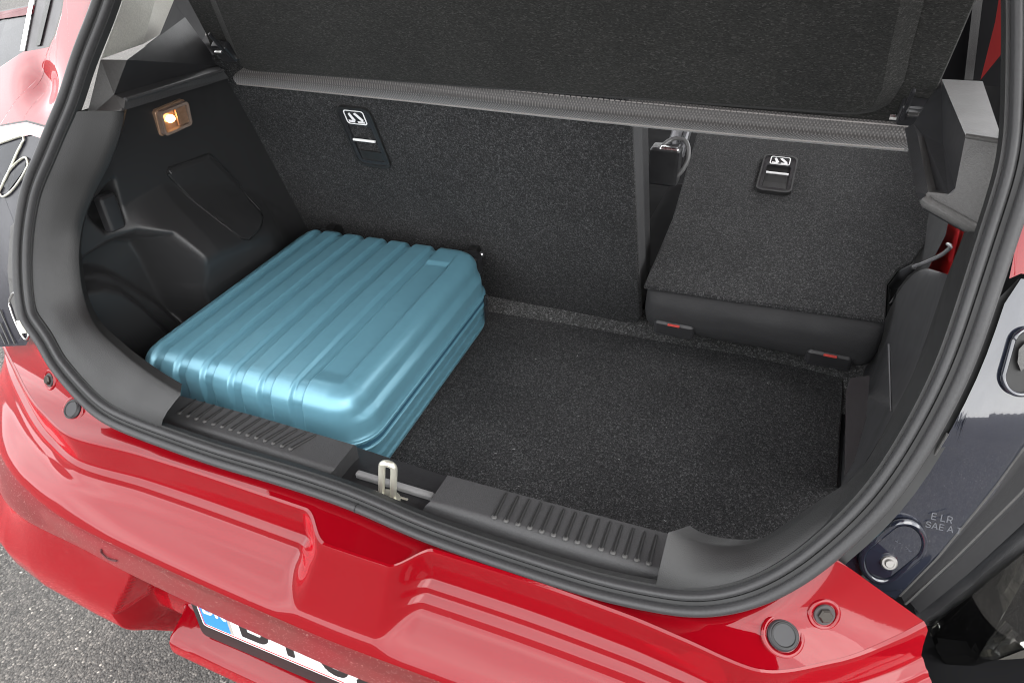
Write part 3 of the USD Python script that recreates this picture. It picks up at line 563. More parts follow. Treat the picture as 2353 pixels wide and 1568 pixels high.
side_left = side_p.copy(); side_left[6:15] = [(-0.023, -0.0305), (-0.0242, -0.0325), (-0.0250, -0.0385), (-0.0275, -0.0415), (-0.0320, -0.0455), (-0.0360, -0.0495), (-0.0400, -0.0537), (-0.0440, -0.0574), (-0.0485, -0.0612)]
tt = np.linspace(0, 1, len(side_p))
# in the middle the lock housing bulges rearwards over the bumper and runs down into it
bump_y = np.interp(tt, [0, 0.05, 0.1, 0.2, 0.5, 0.72, 0.84, 0.93, 1], [-0.0415, -0.0445, -0.0470, -0.0510, -0.0650, -0.0750, -0.0815, -0.0850, -0.086])
bump_z = np.interp(tt, [0, 0.05, 0.1, 0.2, 0.5, 0.72, 0.84, 0.93, 1], [0.016, 0.0148, 0.010, -0.004, -0.047, -0.075, -0.0845, -0.0925, -0.098])
rows = []
K_ = len(side_p) - 1
for k_ in range(len(side_p)):
    t_ = tt[k_]
    xi = -0.014 - 0.044 * t_; xo = -0.066 - 0.036 * t_; ri_, ro_ = 0.066 - 0.020 * t_, 0.102 - 0.006 * t_
    m_ = sstep(xb, xo, xi) * (1 - sstep(xb, ri_, ro_))
    lr = sstep(xb, -0.02, 0.04); sy_ = side_left[k_, 0] * (1 - lr) + side_p[k_, 0] * lr; sz_ = side_left[k_, 1] * (1 - lr) + side_p[k_, 1] * lr
    dyv = sy_ * (1 - m_) + bump_y[k_] * m_; dzv = sz_ * (1 - m_) + bump_z[k_] * m_
    rows.append(np.c_[xb + 0.050 * t_ * sstep(xb, 0.50, 0.585) ** 1.0, yB + dyv * wB / 0.086, zB + dzv])
bumper = obj('bumper', grid(rows), red, car, label='glossy red rear bumper with a scooped hand grip', smooth=28)
g_last = rows[-1]
# dusty rim under the edge, recess and lower bumper
rim_rows = [g_last + A_([0, 0.0, 0.0]), g_last + A_([0, -0.0015, -0.006]), g_last + A_([0, 0.0, -0.025]), g_last + A_([0, 0.002, -0.052]), g_last + A_([0, 0.004, -0.069]), g_last + A_([0, 0.006, -0.075]), g_last + A_([0, 0.014, -0.078])]
out_ = 0.034 * sstep(np.abs(xb), 0.44, 0.68)
for r_, w_ in zip(rim_rows, (0, 0.12, 0.45, 0.8, 0.97, 1.0, 1.0)): r_[:, 1] -= out_ * w_
obj('bumper_rim', grid(rim_rows), red_dusty, bumper, label='dusty vertical rim of the bumper', smooth=50)
def low(x, z):
    """lower bumper skin y at (x, z)"""
    base = fD(x) + 0.012 - 0.034 * sstep(np.abs(x), 0.44, 0.68)
    tail = np.interp(np.abs(x), [0, 0.375, 0.5, 0.62, 0.7, 0.78, 0.86], [-0.112, -0.106, -0.101, -0.093, -0.080, -0.055, -0.010]); base = base + (np.minimum(tail, base) - base) * sstep(-z, 0.09, 0.19)
    return base - 0.010 * np.sin(np.clip((-0.075 - z) / 0.2, 0, 1) * math.pi)+ 0.05 * sstep(-z, 0.22, 0.34) + 0.12 * sstep(-z, 0.30, 0.50)
xl = np.linspace(-0.85, 0.64, 310); zl = np.r_[np.linspace(-0.075, -0.46, 90)]
X, Z = np.meshgrid(xl, zl, indexing='ij')
rec_poly = Polygon([(-0.350, -0.05), (-0.435, -0.19), (-0.45, -0.40), (-0.365, -0.40), (-0.325, -0.195), (-0.27, -0.190), (-0.22, -0.188), (0.22, -0.188), (0.27, -0.19), (0.325, -0.195), (0.365, -0.40), (0.45, -0.40), (0.435, -0.19), (0.350, -0.05)])
rs = sdf(list(rec_poly.exterior.coords), X.ravel(), Z.ravel()).reshape(X.shape)
Y = low(X, Z) + 0.055 * (1 - sstep(rs, -0.020, 0.0))
obj('lower_bumper', grid(list(np.stack([X, Y, Z], -1))), red, bumper, smooth=30)
# number plate in its black holder
pc = ay(457, 1397, -0.092)
px0 = ay(470, 1436, -0.094)[0]; pzb = ay(474, 1436, -0.094)[2]
plate_o = np.array([px0, -0.094, pzb])
ex, ey, ez = (1, 0, 0), (0, 0.05, 1), (0, -1, 0.05)
hol = obj('plate_holder', extr(rrect(0.55, 0.15, 0.012, 0.26, 0.043), -0.012, -0.001, plate_o, ex, ey, ez, 0.003), plate_black, car)
pt = obj('number_plate', extr(rrect(0.52, 0.11, 0.006, 0.26, 0.055), -0.001, 0.001, plate_o, ex, ey, ez, 0.0006), plate_white, car, label='white plate with blue country band and black letters below the rim')
obj('plate_border', extr(rrect(0.514, 0.104, 0.005, 0.26, 0.055).difference(rrect(0.510, 0.100, 0.004, 0.26, 0.055)), 0.001, 0.0014, plate_o, ex, ey, ez), plate_red, pt)
obj('country_band', extr(rrect(0.046, 0.096, 0.003, 0.028, 0.055), 0.001, 0.0015, plate_o, ex, ey, ez), plate_blue, pt)
obj('band_strip', extr(shapely.box(0.0515, 0.007, 0.0565, 0.103), 0.001, 0.0015, plate_o, ex, ey, ez), plain('band_grey', (0.35, 0.33, 0.3), 0.5), pt)
def text(s, h, x, y, mat_, name, parent, o, bold=False, sc=(1, 1), d=0.0012, zoff=0.0012, E=(ex, ey, ez)):
    m = meshkit.text_mesh(s, h, d, bold); v = m.vertices * [sc[0], sc[1], 1] + [x, y, zoff]
    obj(name, trimesh.Trimesh(A_(o) + v @ A_(E), m.faces, process=False), mat_, parent, smooth=False)
text('DK', 0.022, 0.009, 0.036, white_paint, 'country_letters', pt, plate_o, True, zoff=0.0016)
for ch, x_ in (('B', 0.066), ('T', 0.125), ('6', 0.196), ('2', 0.25)): text(ch, 0.074, x_, 0.018, plate_black, 'plate_letter', pt, plate_o, True, (0.85, 1))

# cap of the towing eye, cut into the rim
def rim_pt(u, v):
    p = ay(u, v, -0.11)
    for _ in range(6): p = ay(u, v, float(fD(p[0])) - 0.0005)
    return p
obj('towing_cap_seam', tube(cr([rim_pt(*q) for q in ((233, 1261), (236, 1272), (246, 1281), (258, 1286), (268, 1287))], 20), 0.0013, 6), plain('seam_dark', (0.06, 0.01, 0.012), 0.6), bumper)
# rear panel between seal and crease
A_uv = [(60, 740), (88, 784), (115, 838), (150, 882), (200, 937), (260, 980), (350, 1017), (500, 1070), (650, 1115), (784, 1160), (985, 1245), (1185, 1315), (1385, 1377), (1500, 1402), (1567, 1413), (1667, 1410), (1767, 1382), (1867, 1327), (1925, 1285)]
a3 = seg(seal_off(0.0, -0.007), ap(70, 765), ap(1925, 1290))
a3 = cr(a3, 500)
nb = len(xb)
ok = (xb > -0.755) & (xb < 0.590)
b3 = cr(rows[0][ok], 500, 'lin')
mid1 = a3 * 0.6 + b3 * 0.4 + A_([0, 0, 0.0]); 
inn = a3 + A_([0, 0.01, -0.01])
rp = obj('rear_panel', grid([inn, a3, a3 * 0.75 + b3 * 0.25 - NA * 0.001, mid1, a3 * 0.25 + b3 * 0.75, b3 - A_([0, 0, 0.0004])]), red, car, label='red painted ledge between the seal and the bumper', smooth=50)

# ------------------------------------------------------------------ right inner side
Ri = [ax(2172, 622, 0.575), ax(2150, 700, 0.575), ap(2103, 844, 0.045), ap(2047, 957, 0.045), ap(1982, 1070, 0.045), ap(1930, 1122, 0.045)]
Qi = [ax(2150, 622, 0.585), ax(2066, 668, 0.575), ax(2028, 745, 0.570), ax(2003, 815, 0.565), ax(1975, 872, 0.56), az(1944, 892, -0.01)]
Q2 = [az(1944, 892, -0.01), az(1938, 1000, -0.01), az(1928, 1124, -0.01)]
n = 60
a = cr([ap(2177, 630, 0.047), ap(2150, 710, 0.047), ap(2103, 844, 0.046), ap(2047, 957, 0.046), ap(1982, 1070, 0.044), ap(1930, 1120, 0.04)], n)
q = cr([ax(2150, 622, 0.585), ax(2066, 668, 0.575), ax(2028, 745, 0.570), ax(2003, 815, 0.565), ax(1975, 872, 0.56), az(1944, 896, -0.012), az(1938, 1000, -0.012), az(1930, 1122, -0.012)], n)
bow = np.sin(np.linspace(0, 1, n) * np.pi)[:, None] * A_([[0.018, 0, 0]])
side_r = obj('side_panel', grid([a, a * 0.9 + q * 0.1 + bow * 0.5, a * 0.66 + q * 0.34 + bow, a * 0.33 + q * 0.67 + bow * 0.6, q]), trim_black, car, label='black moulded panel on the right of the boot beside the folded seat', smooth=70)
cl = [ap(2041, 790, 0.07), ap(2044, 870, 0.065), ap(2047, 945, 0.052)]
obj('panel_crease', tube(cr(cl, 12), 0.0010, 6), trim_black, side_r)
obj('floor_pocket', plate([(1952, 868), (1998, 862), (1990, 960), (1962, 1060), (1940, 1095), (1943, 900)], lambda u, v: ap(u, v, 0.115 + 0.0003 * (1100 - v)), (0.004, 0.008, 0)), trim_black, side_r, smooth=60)
# shelf support on the right: one moulding of facets that share their corners
def facets(P, polys):
    v, f = [], []
    for q in polys:
        b_ = len(v); v += [P[k_] for k_ in q]; f += [[b_, b_ + i_, b_ + i_ + 1] for i_ in range(1, len(q) - 1)]
    m = trimesh.Trimesh(A_(v), f, process=False); m.merge_vertices(); return m
SP = {k_: ap(u, v, o) for k_, (u, v, o) in dict(a1=(2163, 182, 0.27), a2=(2257, 187, 0.25), a3=(2304, 326, 0.047), a4=(2218, 312, 0.056), c1=(2250, 533, 0.047), c2=(2130, 466, 0.058), c3=(2126, 458, 0.060), c4=(2126, 446, 0.062), c5=(2132, 441, 0.062), c6=(2178, 446, 0.058), c7=(2188, 443, 0.057), c8=(2194, 433, 0.056),
    b0=(2166, 330, 0.165), b1=(2122, 313, 0.200), b2=(2098, 285, 0.230), b3=(2150, 438, 0.085), d0=(2108, 313, 0.196), d1=(2078, 296, 0.240), d2=(2104, 440, 0.095), d3=(2119, 480, 0.080), e1=(2246, 550, 0.075), e2=(2190, 520, 0.085)).items()}
SP['d4'] = SP['c5'] + (SP['d0'] - SP['c5']) * 0.0
sup_r = obj('shelf_support', facets(SP, [('a1', 'a2', 'a3', 'a4'), ('c1', 'c2', 'c3', 'c4', 'c5', 'c6', 'c7', 'c8', 'a4', 'a3')]), cap_grey, car, label='grey plastic shelf support on the right beside the folded seat', smooth=12)
obj('support_recess', facets(SP, [('a1', 'a4', 'b0'), ('a4', 'c8', 'b0'), ('c8', 'c7', 'c6', 'b0'), ('c6', 'b3', 'b1', 'b0'), ('b1', 'b2', 'b0'), ('b2', 'a1', 'b0')]), trim_black, sup_r, smooth=20)
obj('recess_rib', facets(SP, [('c5', 'd0', 'b1', 'b3'), ('c5', 'b3', 'c6')]), cap_grey, sup_r, smooth=20)
obj('support_side', facets(SP, [('c5', 'c4', 'd2', 'd0'), ('d0', 'd2', 'd1'), ('d0', 'd1', 'b2', 'b1'), ('c4', 'c3', 'c2', 'd3', 'd2'), ('c2', 'c1', 'e1', 'e2', 'd3')]), trim_black, sup_r, smooth=20)
obj('support_edge', tube(cr([SP['c3'], SP['c2'], SP['c2'] * 0.5 + SP['c1'] * 0.5, SP['c1']], 14, 'lin'), 0.0052, 12), cap_grey, sup_r, smooth=60)
obj('support_edge', tube(cr([SP['a4'], (SP['a4'] + SP['a3']) / 2, SP['a3']], 8, 'lin'), 0.0022, 10), cap_grey, sup_r, smooth=60)
# red body, belt and wire behind the right trim
obj('inner_body', plate([(2150, 505), (2230, 520), (2215, 610), (2120, 660)], lambda u, v: ax(u, v, 0.640), (0.01, 0, 0)), plain('inner_red', (0.55, 0.012, 0.012), 0.35), car, smooth=False)
obj('body_stay', plate([(2194, 522), (2206, 526), (2186, 605), (2178, 600)], lambda u, v: ax(u, v, 0.632), (0.004, 0, 0)), plain('inner_red_dark', (0.25, 0.008, 0.01), 0.4), car, smooth=False)
obj('seat_belt', plate([(2137, 480), (2180, 500), (2172, 540), (2120, 640), (2050, 738), (2036, 745), (2040, 655), (2070, 620)], lambda u, v: ax(u, v, 0.600 + 0.0001 * (700 - v)), (0.012, 0, 0)), strap_mat, car, smooth=False)
wr = cr([ax(2068, 630, 0.585), ax(2098, 612, 0.585), ax(2122, 604, 0.59), ax(2170, 580, 0.60), ax(2183, 569, 0.60), ax(2177, 561, 0.60)], 30)
obj('seat_catch_wire', tube(wr, 0.0028, 8), plain('wire_grey', (0.30, 0.30, 0.31), 0.3, metallic=0.7), car, smooth=60)
obj('catch_sleeve', tube([ax(2050, 700, 0.582), ax(2052, 660, 0.582), ax(2075, 628, 0.584), ax(2100, 612, 0.586)], [0.006, 0.008, 0.008, 0.005], 8), trim_black, car, smooth=60)
# outer skin and cabin sides that shade the boot
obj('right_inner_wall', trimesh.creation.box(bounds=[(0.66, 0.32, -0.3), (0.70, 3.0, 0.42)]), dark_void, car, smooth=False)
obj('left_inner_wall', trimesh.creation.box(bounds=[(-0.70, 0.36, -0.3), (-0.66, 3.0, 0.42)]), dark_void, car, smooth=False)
# left shelf support
LP_ = {k_: ap(u, v, o) for k_, (u, v, o) in dict(q1=(231, 137, 0.048), q2=(292, 138, 0.060), q3=(262, 218, 0.066), q4=(288, 229, 0.058), q5=(284, 254, 0.052), q6=(194, 277, 0.042), q7=(206, 240, 0.044)).items()}
for k_, (u, v, x_) in dict(r1=(425, 40, -0.545), r2=(478, 112, -0.535), r3=(500, 150, -0.530), r0=(262, 214, -0.545), s1=(512, 162, -0.492), s2=(526, 180, -0.500), s3=(290, 262, -0.512)).items(): LP_[k_] = ax(u, v, x_)
sup_l = obj('shelf_support', facets(LP_, [('q3', 'q4', 'q5', 'q6', 'q7', 'q1', 'q2')]), cap_grey, car, label='dark plastic shelf support on the left above the boot lamp', smooth=12)
obj('support_recess', facets(LP_, [('q2', 'r1', 'r2', 'r3', 'q3')]), trim_black, sup_l, smooth=20)
obj('support_ledge', facets(LP_, [('q3', 'r3', 's1', 'q4'), ('q4', 's1', 's2', 'q5')]), trim_light, sup_l, smooth=12)
obj('ledge_lip', tube(cr([LP_['q4'], (LP_['q4'] + LP_['s1']) / 2, LP_['s1']], 10, 'lin'), 0.0028, 10), trim_light, sup_l, smooth=60)
obj('support_edge', tube(cr([LP_['q6'], (LP_['q5'] + LP_['q6']) / 2, LP_['q5']], 8, 'lin'), 0.0035, 10), cap_grey, sup_l, smooth=60)
obj('pillar_trim', plate([(300, -60), (276, 20), (232, 136), (330, 101), (372, -60)], lambda u, v: ap(u, v, 0.05 + 0.0011 * (u - 232)), (0.0, 0.02, 0)), beige, car, label='pale rear pillar trim at the top left', smooth=False)
obj('pillar_trim_inner', plate([(372, -60), (330, 101), (367, 80), (400, 0), (420, -60)], lambda u, v: ap(u, v, 0.158 + 0.003 * (u - 330)), (0.0, 0.02, 0)), beige, car, smooth=False)
obj('side_glass_trim', plate([(400, -60), (367, 80), (330, 108), (430, 60), (470, 110), (480, -60)], lambda u, v: ap(u, v, 0.36 + 0.001 * (u - 330)), (0, 0.02, 0)), trim_black, car, smooth=False)
obj('pillar_trim', plate([(2303, -60), (2313, -60), (2318, 130), (2316, 322), (2303, 318), (2306, 130)], lambda u, v: ap(u, v, 0.03), (0.01, 0.03, 0)), beige, car, label='pale pillar trim edge at the top right', smooth=False)
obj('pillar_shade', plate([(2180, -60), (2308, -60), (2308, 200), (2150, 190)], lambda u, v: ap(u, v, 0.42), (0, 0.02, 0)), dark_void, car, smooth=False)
obj('pillar_rib', plate([(2240, -40), (2262, -40), (2235, 184), (2215, 184)], lambda u, v: ap(u, v, 0.40), (0, 0.012, 0)), trim, car, smooth=False)
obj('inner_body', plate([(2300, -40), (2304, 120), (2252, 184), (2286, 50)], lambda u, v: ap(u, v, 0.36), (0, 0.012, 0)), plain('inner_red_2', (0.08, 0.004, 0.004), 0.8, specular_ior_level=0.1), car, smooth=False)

# ------------------------------------------------------------------ body skin outside the seal
from scipy.spatial import cKDTree
edge_uv = inner_uv(seal3); edge_ln = LineString(edge_uv)
def skin(kf, k2=0.0, base=0.006):
    def f(u, v):
        d = edge_ln.distance(shapely.Point(u, v)) / FPX
        return ap(u, v, base + kf * d + k2 * d * d)
    return f
def seal_run(v0, v1, right, pad):
    out = []
    for (u, v) in edge_uv[::4]:
        if (u > 1176) == right and min(v0, v1) <= v <= max(v0, v1): out.append((u - pad if right else u + pad, v))
    out.sort(key=lambda p: p[1], reverse=v0 > v1); return out
fen = seal_run(-60, 292, False, 4)
fender = plate([(-40, 180), (0, 155), (52, 119), (85, 113), (112, 108), (128, 80), (142, 30), (155, -60)] + fen + [(100, 287), (60, 276), (0, 287), (-40, 300)], lambda u, v: skin(0.55, 2.2)(u, v) + NA * (-0.016 * math.exp(-(((u - 88) / 34) ** 2 + ((v - 195) / 55) ** 2)) + 0.006 * math.exp(-((u - 178 + 0.42 * (v - 20)) / 9) ** 2) * 0), (0, 0.012, 0), res=9)
obj('rear_fender', fender, red, car, label='red rear wing above the left tail lamp', smooth=40)
lam = seal_run(290, 784, False, 3)
tl = obj('tail_lamp', plate([(-40, 300), (0, 288), (60, 278), (106, 290)] + lam + [(60, 793), (0, 796), (-40, 800)], skin(0.35, 0.5), (0, 0.02, 0), res=20), lamp_black, car, label='black tail lamp housing on the left above the bumper', smooth=50)
fl_ = lambda u, v: skin(0.35, 0.5, 0.003)(u, v)
for pg_ in ([(-20, 342), (0, 335), (48, 320), (51, 324), (15, 396), (0, 426), (-20, 460)], [(8, 428), (25, 398), (45, 378), (59, 371), (58, 386), (40, 411), (20, 438)]):
    obj('lamp_pane', plate(pg_, fl_, (0, 0.003, 0), res=20), pane_black, tl, smooth=50)
obj('pink_lens', plate([(-30, 300), (0, 291), (60, 281), (104, 293), (95, 318), (70, 310), (40, 316), (0, 330), (-30, 340)], fl_, (0, 0.003, 0), res=20), lens_pink, tl, smooth=50)
obj('lamp_frame', tube(cr([fl_(*p) for p in ((-20, 336), (20, 322), (52, 312), (55, 320), (40, 350), (20, 395), (2, 432), (-20, 470))], 40), 0.0018, 6), dull_steel, tl, smooth=60)
obj('slot_frame', tube(cr([fl_(*p) for p in ((4, 428), (20, 395), (38, 374), (55, 362), (63, 368), (62, 385), (48, 410), (25, 440), (6, 452), (0, 445))], 40), 0.0016, 6), dull_steel, tl, smooth=60)
obj('inner_flange', plate([(24, 520), (32, 512), (34, 560), (32, 640), (42, 715), (56, 752), (40, 740), (24, 690), (17, 620)], fl_, (0, 0.003, 0), res=20), cap_grey, tl, smooth=50)
obj('slot_frame', tube(cr([fl_(*p) for p in ((33, 672), (42, 680), (50, 720), (66, 768), (60, 780), (48, 765), (34, 735), (22, 700), (26, 680), (33, 672))], 40), 0.0018, 6), chrome, tl, smooth=60)
obj('lamp_stud', tube([fl_(48, 735), fl_(56, 765)], 0.006, 8), dull_steel, tl)
for p in (((0, 740), (22, 790)), ((0, 765), (12, 790)), ((0, 712), (34, 790))): obj('gutter_line', tube([fl_(*p[0]), fl_(*p[1])], 0.0012, 6), cap_grey, tl)
# side window and black pillar beyond the wing
wplace = lambda u, v: ap(u, v, 0.42 + 0.0006 * (120 - u))
obj('side_window', plate([(-60, 40), (0, 26), (86, 8), (53, 119), (0, 156), (-60, 196)], wplace, (0, 0.01, 0)), plain('window_black', (0.006, 0.006, 0.007), 0.22), car, smooth=False)
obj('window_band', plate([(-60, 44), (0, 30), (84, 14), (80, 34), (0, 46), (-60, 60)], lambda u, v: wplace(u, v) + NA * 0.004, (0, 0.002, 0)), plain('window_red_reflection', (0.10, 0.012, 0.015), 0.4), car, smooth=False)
obj('window_edge', plate([(86, -60), (97, -60), (62, 119), (52, 119)], lambda u, v: wplace(u, v) + NA * 0.006, (0, 0.004, 0)), white_paint, car, smooth=False)
obj('black_pillar', plate([(97, -60), (160, -60), (142, 30), (126, 84), (112, 110), (60, 120)], lambda u, v: wplace(u, v) + NA * 0.003, (0, 0.008, 0)), plain('pillar_black', (0.012, 0.009, 0.010), 0.3), car, smooth=False)
obj('pillar_strip', plate([(126, -60), (138, -60), (98, 106), (88, 108)], lambda u, v: wplace(u, v) + NA * 0.006, (0, 0.004, 0)), cap_grey, car, smooth=False)
# right: glossy black lamp mount, gutters, clear lamp, red wing
GAP = seal_run(1300, 640, True, -4)
mount = [(1925, 1318), (1922, 1300)] + [(u + 16, v) for u, v in GAP if v < 1290] + [(2345, 640), (2420, 650), (2420, 930), (2352, 1028), (2283, 1134), (2154, 1278), (2070, 1366), (2057, 1374)]
mp0 = skin(0.12, 0.8, 0.010)
def mp_(u, v):
    e = max(0.0, (v - 960.0) / FPX); return mp0(u, v) + A_([0, 1, 0]) * 0.0 + (ap(u, v, 0.42 * e * e / (e + 0.03)) - ap(u, v, 0.0))
bm_ = obj('lamp_mount', plate(mount, mp_, (0, 0.02, 0), res=20), gloss_black, car, label='glossy black tail lamp mount on the right beside the seal', smooth=50)
obj('mount_gap', plate([(1900, 1312)] + [(u - 10, v) for u, v in GAP] + [(2340, 640)] + [(u + 24, v + 4) for u, v in GAP[::-1]] + [(1922, 1318)], lambda u, v: ap(u, v, 0.022), (0, 0.01, 0), res=30), rubber_dark, car, smooth=50)
def push(p, e): d = p - CAM; return p + d / np.linalg.norm(d) * e
mf = lambda u, v: mp_(u, v) + NA * 0.0015
obj('mount_edge', tube([mf(*p) for p in ((1935, 1290), (1990, 1232), (2040, 1178), (2090, 1122), (2130, 1068), (2175, 995))], 0.0014, 6), cap_grey, bm_)
def oval(cu, cv, du, dv, wu, wv, n=40):
    """stadium outline in picture units: from one centre along (du,dv), radius vectors (wu,wv)"""
    L = math.hypot(du, dv); ang = math.atan2(dv, du); r = math.hypot(wu, wv); out = []
    for i in range(n):
        t = 2 * math.pi * i / n; cx_, cy_ = (cu + du / 2, cv + dv / 2) if math.cos(t) > 0 else (cu - du / 2, cv - dv / 2)
        out.append((cx_ + r * math.cos(t + ang), cy_ + r * math.sin(t + ang)))
    return out
ov = oval(2050, 1262, 49, -41, 39, 0)
lidp = obj('mount_lid', plate(ov, lambda u, v: mp_(u, v) + NA * 0.006, (0, 0.008, 0), res=12), gloss_black, bm_, label='oval glossy lid with a screw on the black lamp mount', smooth=30)
ring3 = np.array([mp_(*p) + NA * 0.004 for p in oval(2050, 1262, 49, -41, 47, 0, 80)]); ring3 = np.vstack([ring3, ring3[:1]])
obj('lid_collar', tube(ring3, 0.0034, 8), gloss_black, lidp, smooth=60)
sc_ = mp_(2039, 1283) + NA * 0.008
ex2 = A_([0.9, 0.25, 0.2]); ex2 -= NA * (ex2 @ NA); ex2 /= np.linalg.norm(ex2); ey2 = np.cross(NA, ex2)
obj('lid_screw', cat([extr(shapely.Point(0, 0).buffer(0.0075), 0, 0.003, sc_, ex2, ey2, NA, 0.0015), extr(shapely.Point(0, 0).buffer(0.0042), 0.003, 0.0055, sc_, ex2, ey2, NA, 0.001)]), plain('screw_steel', (0.22, 0.21, 0.2), 0.35, metallic=0.9), lidp)
d1 = (mp_(2110, 1262) - mp_(2060, 1225)); d1 /= np.linalg.norm(d1); d2 = np.cross(NA, d1); d2 /= np.linalg.norm(d2)
emb = plain('embossed_mark', (0.05, 0.052, 0.06), 0.3)
text('17-46', 0.0055, 0, 0, emb, 'lid_mark', lidp, mp_(2052, 1235) + NA * 0.0062, False, d=0.0004, zoff=0, E=(d1, d2, NA))
d1 = A_([0.98, 0.1, 0.0]); d1 -= NA * (d1 @ NA); d1 /= np.linalg.norm(d1); d2 = np.cross(NA, d1)
text('SAE A I', 0.006, 0, 0, emb, 'mount_mark', bm_, mp_(2122, 1206) + NA * 0.0035, False, d=0.0004, zoff=0, E=(d1, d2, NA))
text('E LR', 0.0065, 0, 0, emb, 'mount_mark', bm_, mp_(2134, 1188) + NA * 0.0035, False, d=0.0004, zoff=0, E=(d1, d2, NA))
obj('mount_hole', plate(oval(2352, 830, 20, -70, 38, 0), lambda u, v: mp_(u, v) + NA * 0.002, (0, 0.004, 0), res=12), rubber_dark, bm_, smooth=40)
ring3 = np.array([mp_(*p) + NA * 0.003 for p in oval(2352, 830, 20, -70, 40, 0, 60)]); obj('hole_rim', tube(np.vstack([ring3, ring3[:1]]), 0.002, 8), gloss_black, bm_, smooth=60)
obj('hole_clip', plate([(2335, 800), (2352, 782), (2360, 830), (2340, 850), (2332, 830)], lambda u, v: mp_(u, v) + NA * 0.006, (0, 0.004, 0), res=12), cap_grey, bm_)
# gutters: three long channels between mount and lamp
def strip(pa, pb, offa, offb, n=30):
    a = cr([ap(u, v, o) for (u, v), o in zip(pa, offa)], n, 'lin'); b = cr([ap(u, v, o) for (u, v), o in zip(pb, offb)], n, 'lin')
    return a, b
bo = lambda p: [float((mp_(u, v) - ap(u, v, 0)) @ NA * -1 * math.hypot(1, KA) / 1) for u, v in p]
E0 = [(2066, 1368), (2154, 1279), (2273, 1134), (2352, 1028), (2420, 925)]
E1 = [(2079, 1385), (2190, 1282), (2339, 1134), (2400, 1060), (2430, 1020)]
E2 = [(2112, 1408), (2230, 1312), (2352, 1200), (2430, 1120), (2440, 1110)]
E3 = [(2129, 1430), (2251, 1350), (2352, 1266), (2440, 1190), (2450, 1180)]
def sk(l, extra): return cr([push(mp_(u, v), extra) for u, v in l], 40, 'lin')
g0, g1, g2, g3 = sk(E0, 0.0), sk(E1, 0.012), sk(E2, 0.030), sk(E3, 0.028)
obj('gutter', grid([g0 - NA * 0.004, g0, g0 * 0.5 + g1 * 0.5 - NA * 0.008, g1 + NA * 0.002, g1 - NA * 0.002, g1 * 0.5 + g2 * 0.5 - NA * 0.014, g2, g2 - NA * 0.002], flip=True), trim_black, car, label='black water gutter running down beside the right tail lamp', smooth=40)
obj('gutter_edge', tube(g1 + NA * 0.001, 0.0016, 6), cap_grey, car, smooth=60)
obj('gutter_edge', tube(g0, 0.0012, 6), cap_grey, car, smooth=60)
obj('lamp_gasket', tube((g2 * 0.45 + g3 * 0.55) - NA * 0.004, 0.011, 10), trim_black, car, smooth=60)
lens_uv = [(2129, 1432), (2170, 1412), (2251, 1352), (2352, 1268), (2440, 1190), (2440, 1500), (2352, 1488), (2287, 1513), (2210, 1536), (2176, 1532), (2150, 1490)]
lens_place = lambda u, v: push(mp_(u, v), 0.012 - 0.012 * math.sin(min(1, max(0, (u - 2129) / 250)) * 3.1))
tr_ = obj('tail_lamp', plate(lens_uv, lens_place, (0, 0.012, 0), res=16), lens_smoke, car, label='clear tail lamp lens at the lower right corner', smooth=60)
obj('lamp_bowl', plate(lens_uv, lambda u, v: push(lens_place(u, v), 0.03 + 0.009 * math.sin(u * 0.06) + 0.008 * math.sin(v * 0.05 + u * 0.03)), (0, 0.01, 0), res=9), mat('lamp_bowl', {'g': ('geometry', {}), 'mp': ('mapping', {'scale': (30, 30, 9)}), 'n': ('noise_texture', {'scale': 1.6, 'detail': 3.0, 'distortion': 1.2}), 'r': ('rgb_ramp', {'ramp': [(0.35, (0.012, 0.012, 0.010)), (0.52, (0.10, 0.095, 0.085)), (0.68, (0.45, 0.42, 0.38))]}), 'p': ('principled_bsdf', {'roughness': 0.4, 'metallic': 0.2})}, [('g.position', 'mp.vector'), ('mp.vector', 'n.vector'), ('n.fac', 'r.fac'), ('r.color', 'p.base_color')]), tr_, smooth=50)
obj('lamp_blade', plate([(2280, 1508), (2330, 1452), (2345, 1462), (2300, 1512)], lambda u, v: lens_place(u, v) - NA * 0.006, (0, 0.003, 0)), chrome, tr_, smooth=False)
obj('lamp_base', plate([(2176, 1536), (2287, 1516), (2352, 1491), (2440, 1500), (2440, 1620), (2237, 1569), (2186, 1556)], lambda u, v: push(mp_(u, v), 0.012), (0, 0.02, 0)), plain('lamp_base', (0.04, 0.038, 0.034), 0.12, coat_weight=0.5), tr_, smooth=50)
obj('rear_fender', plate([(2352, 470), (2420, 460), (2420, 640), (2345, 628), (2318, 640)], skin(0.35, 1.2, 0.008), (0, 0.02, 0), res=20), red, car, label='sliver of red rear wing at the right edge of the photo', smooth=50)
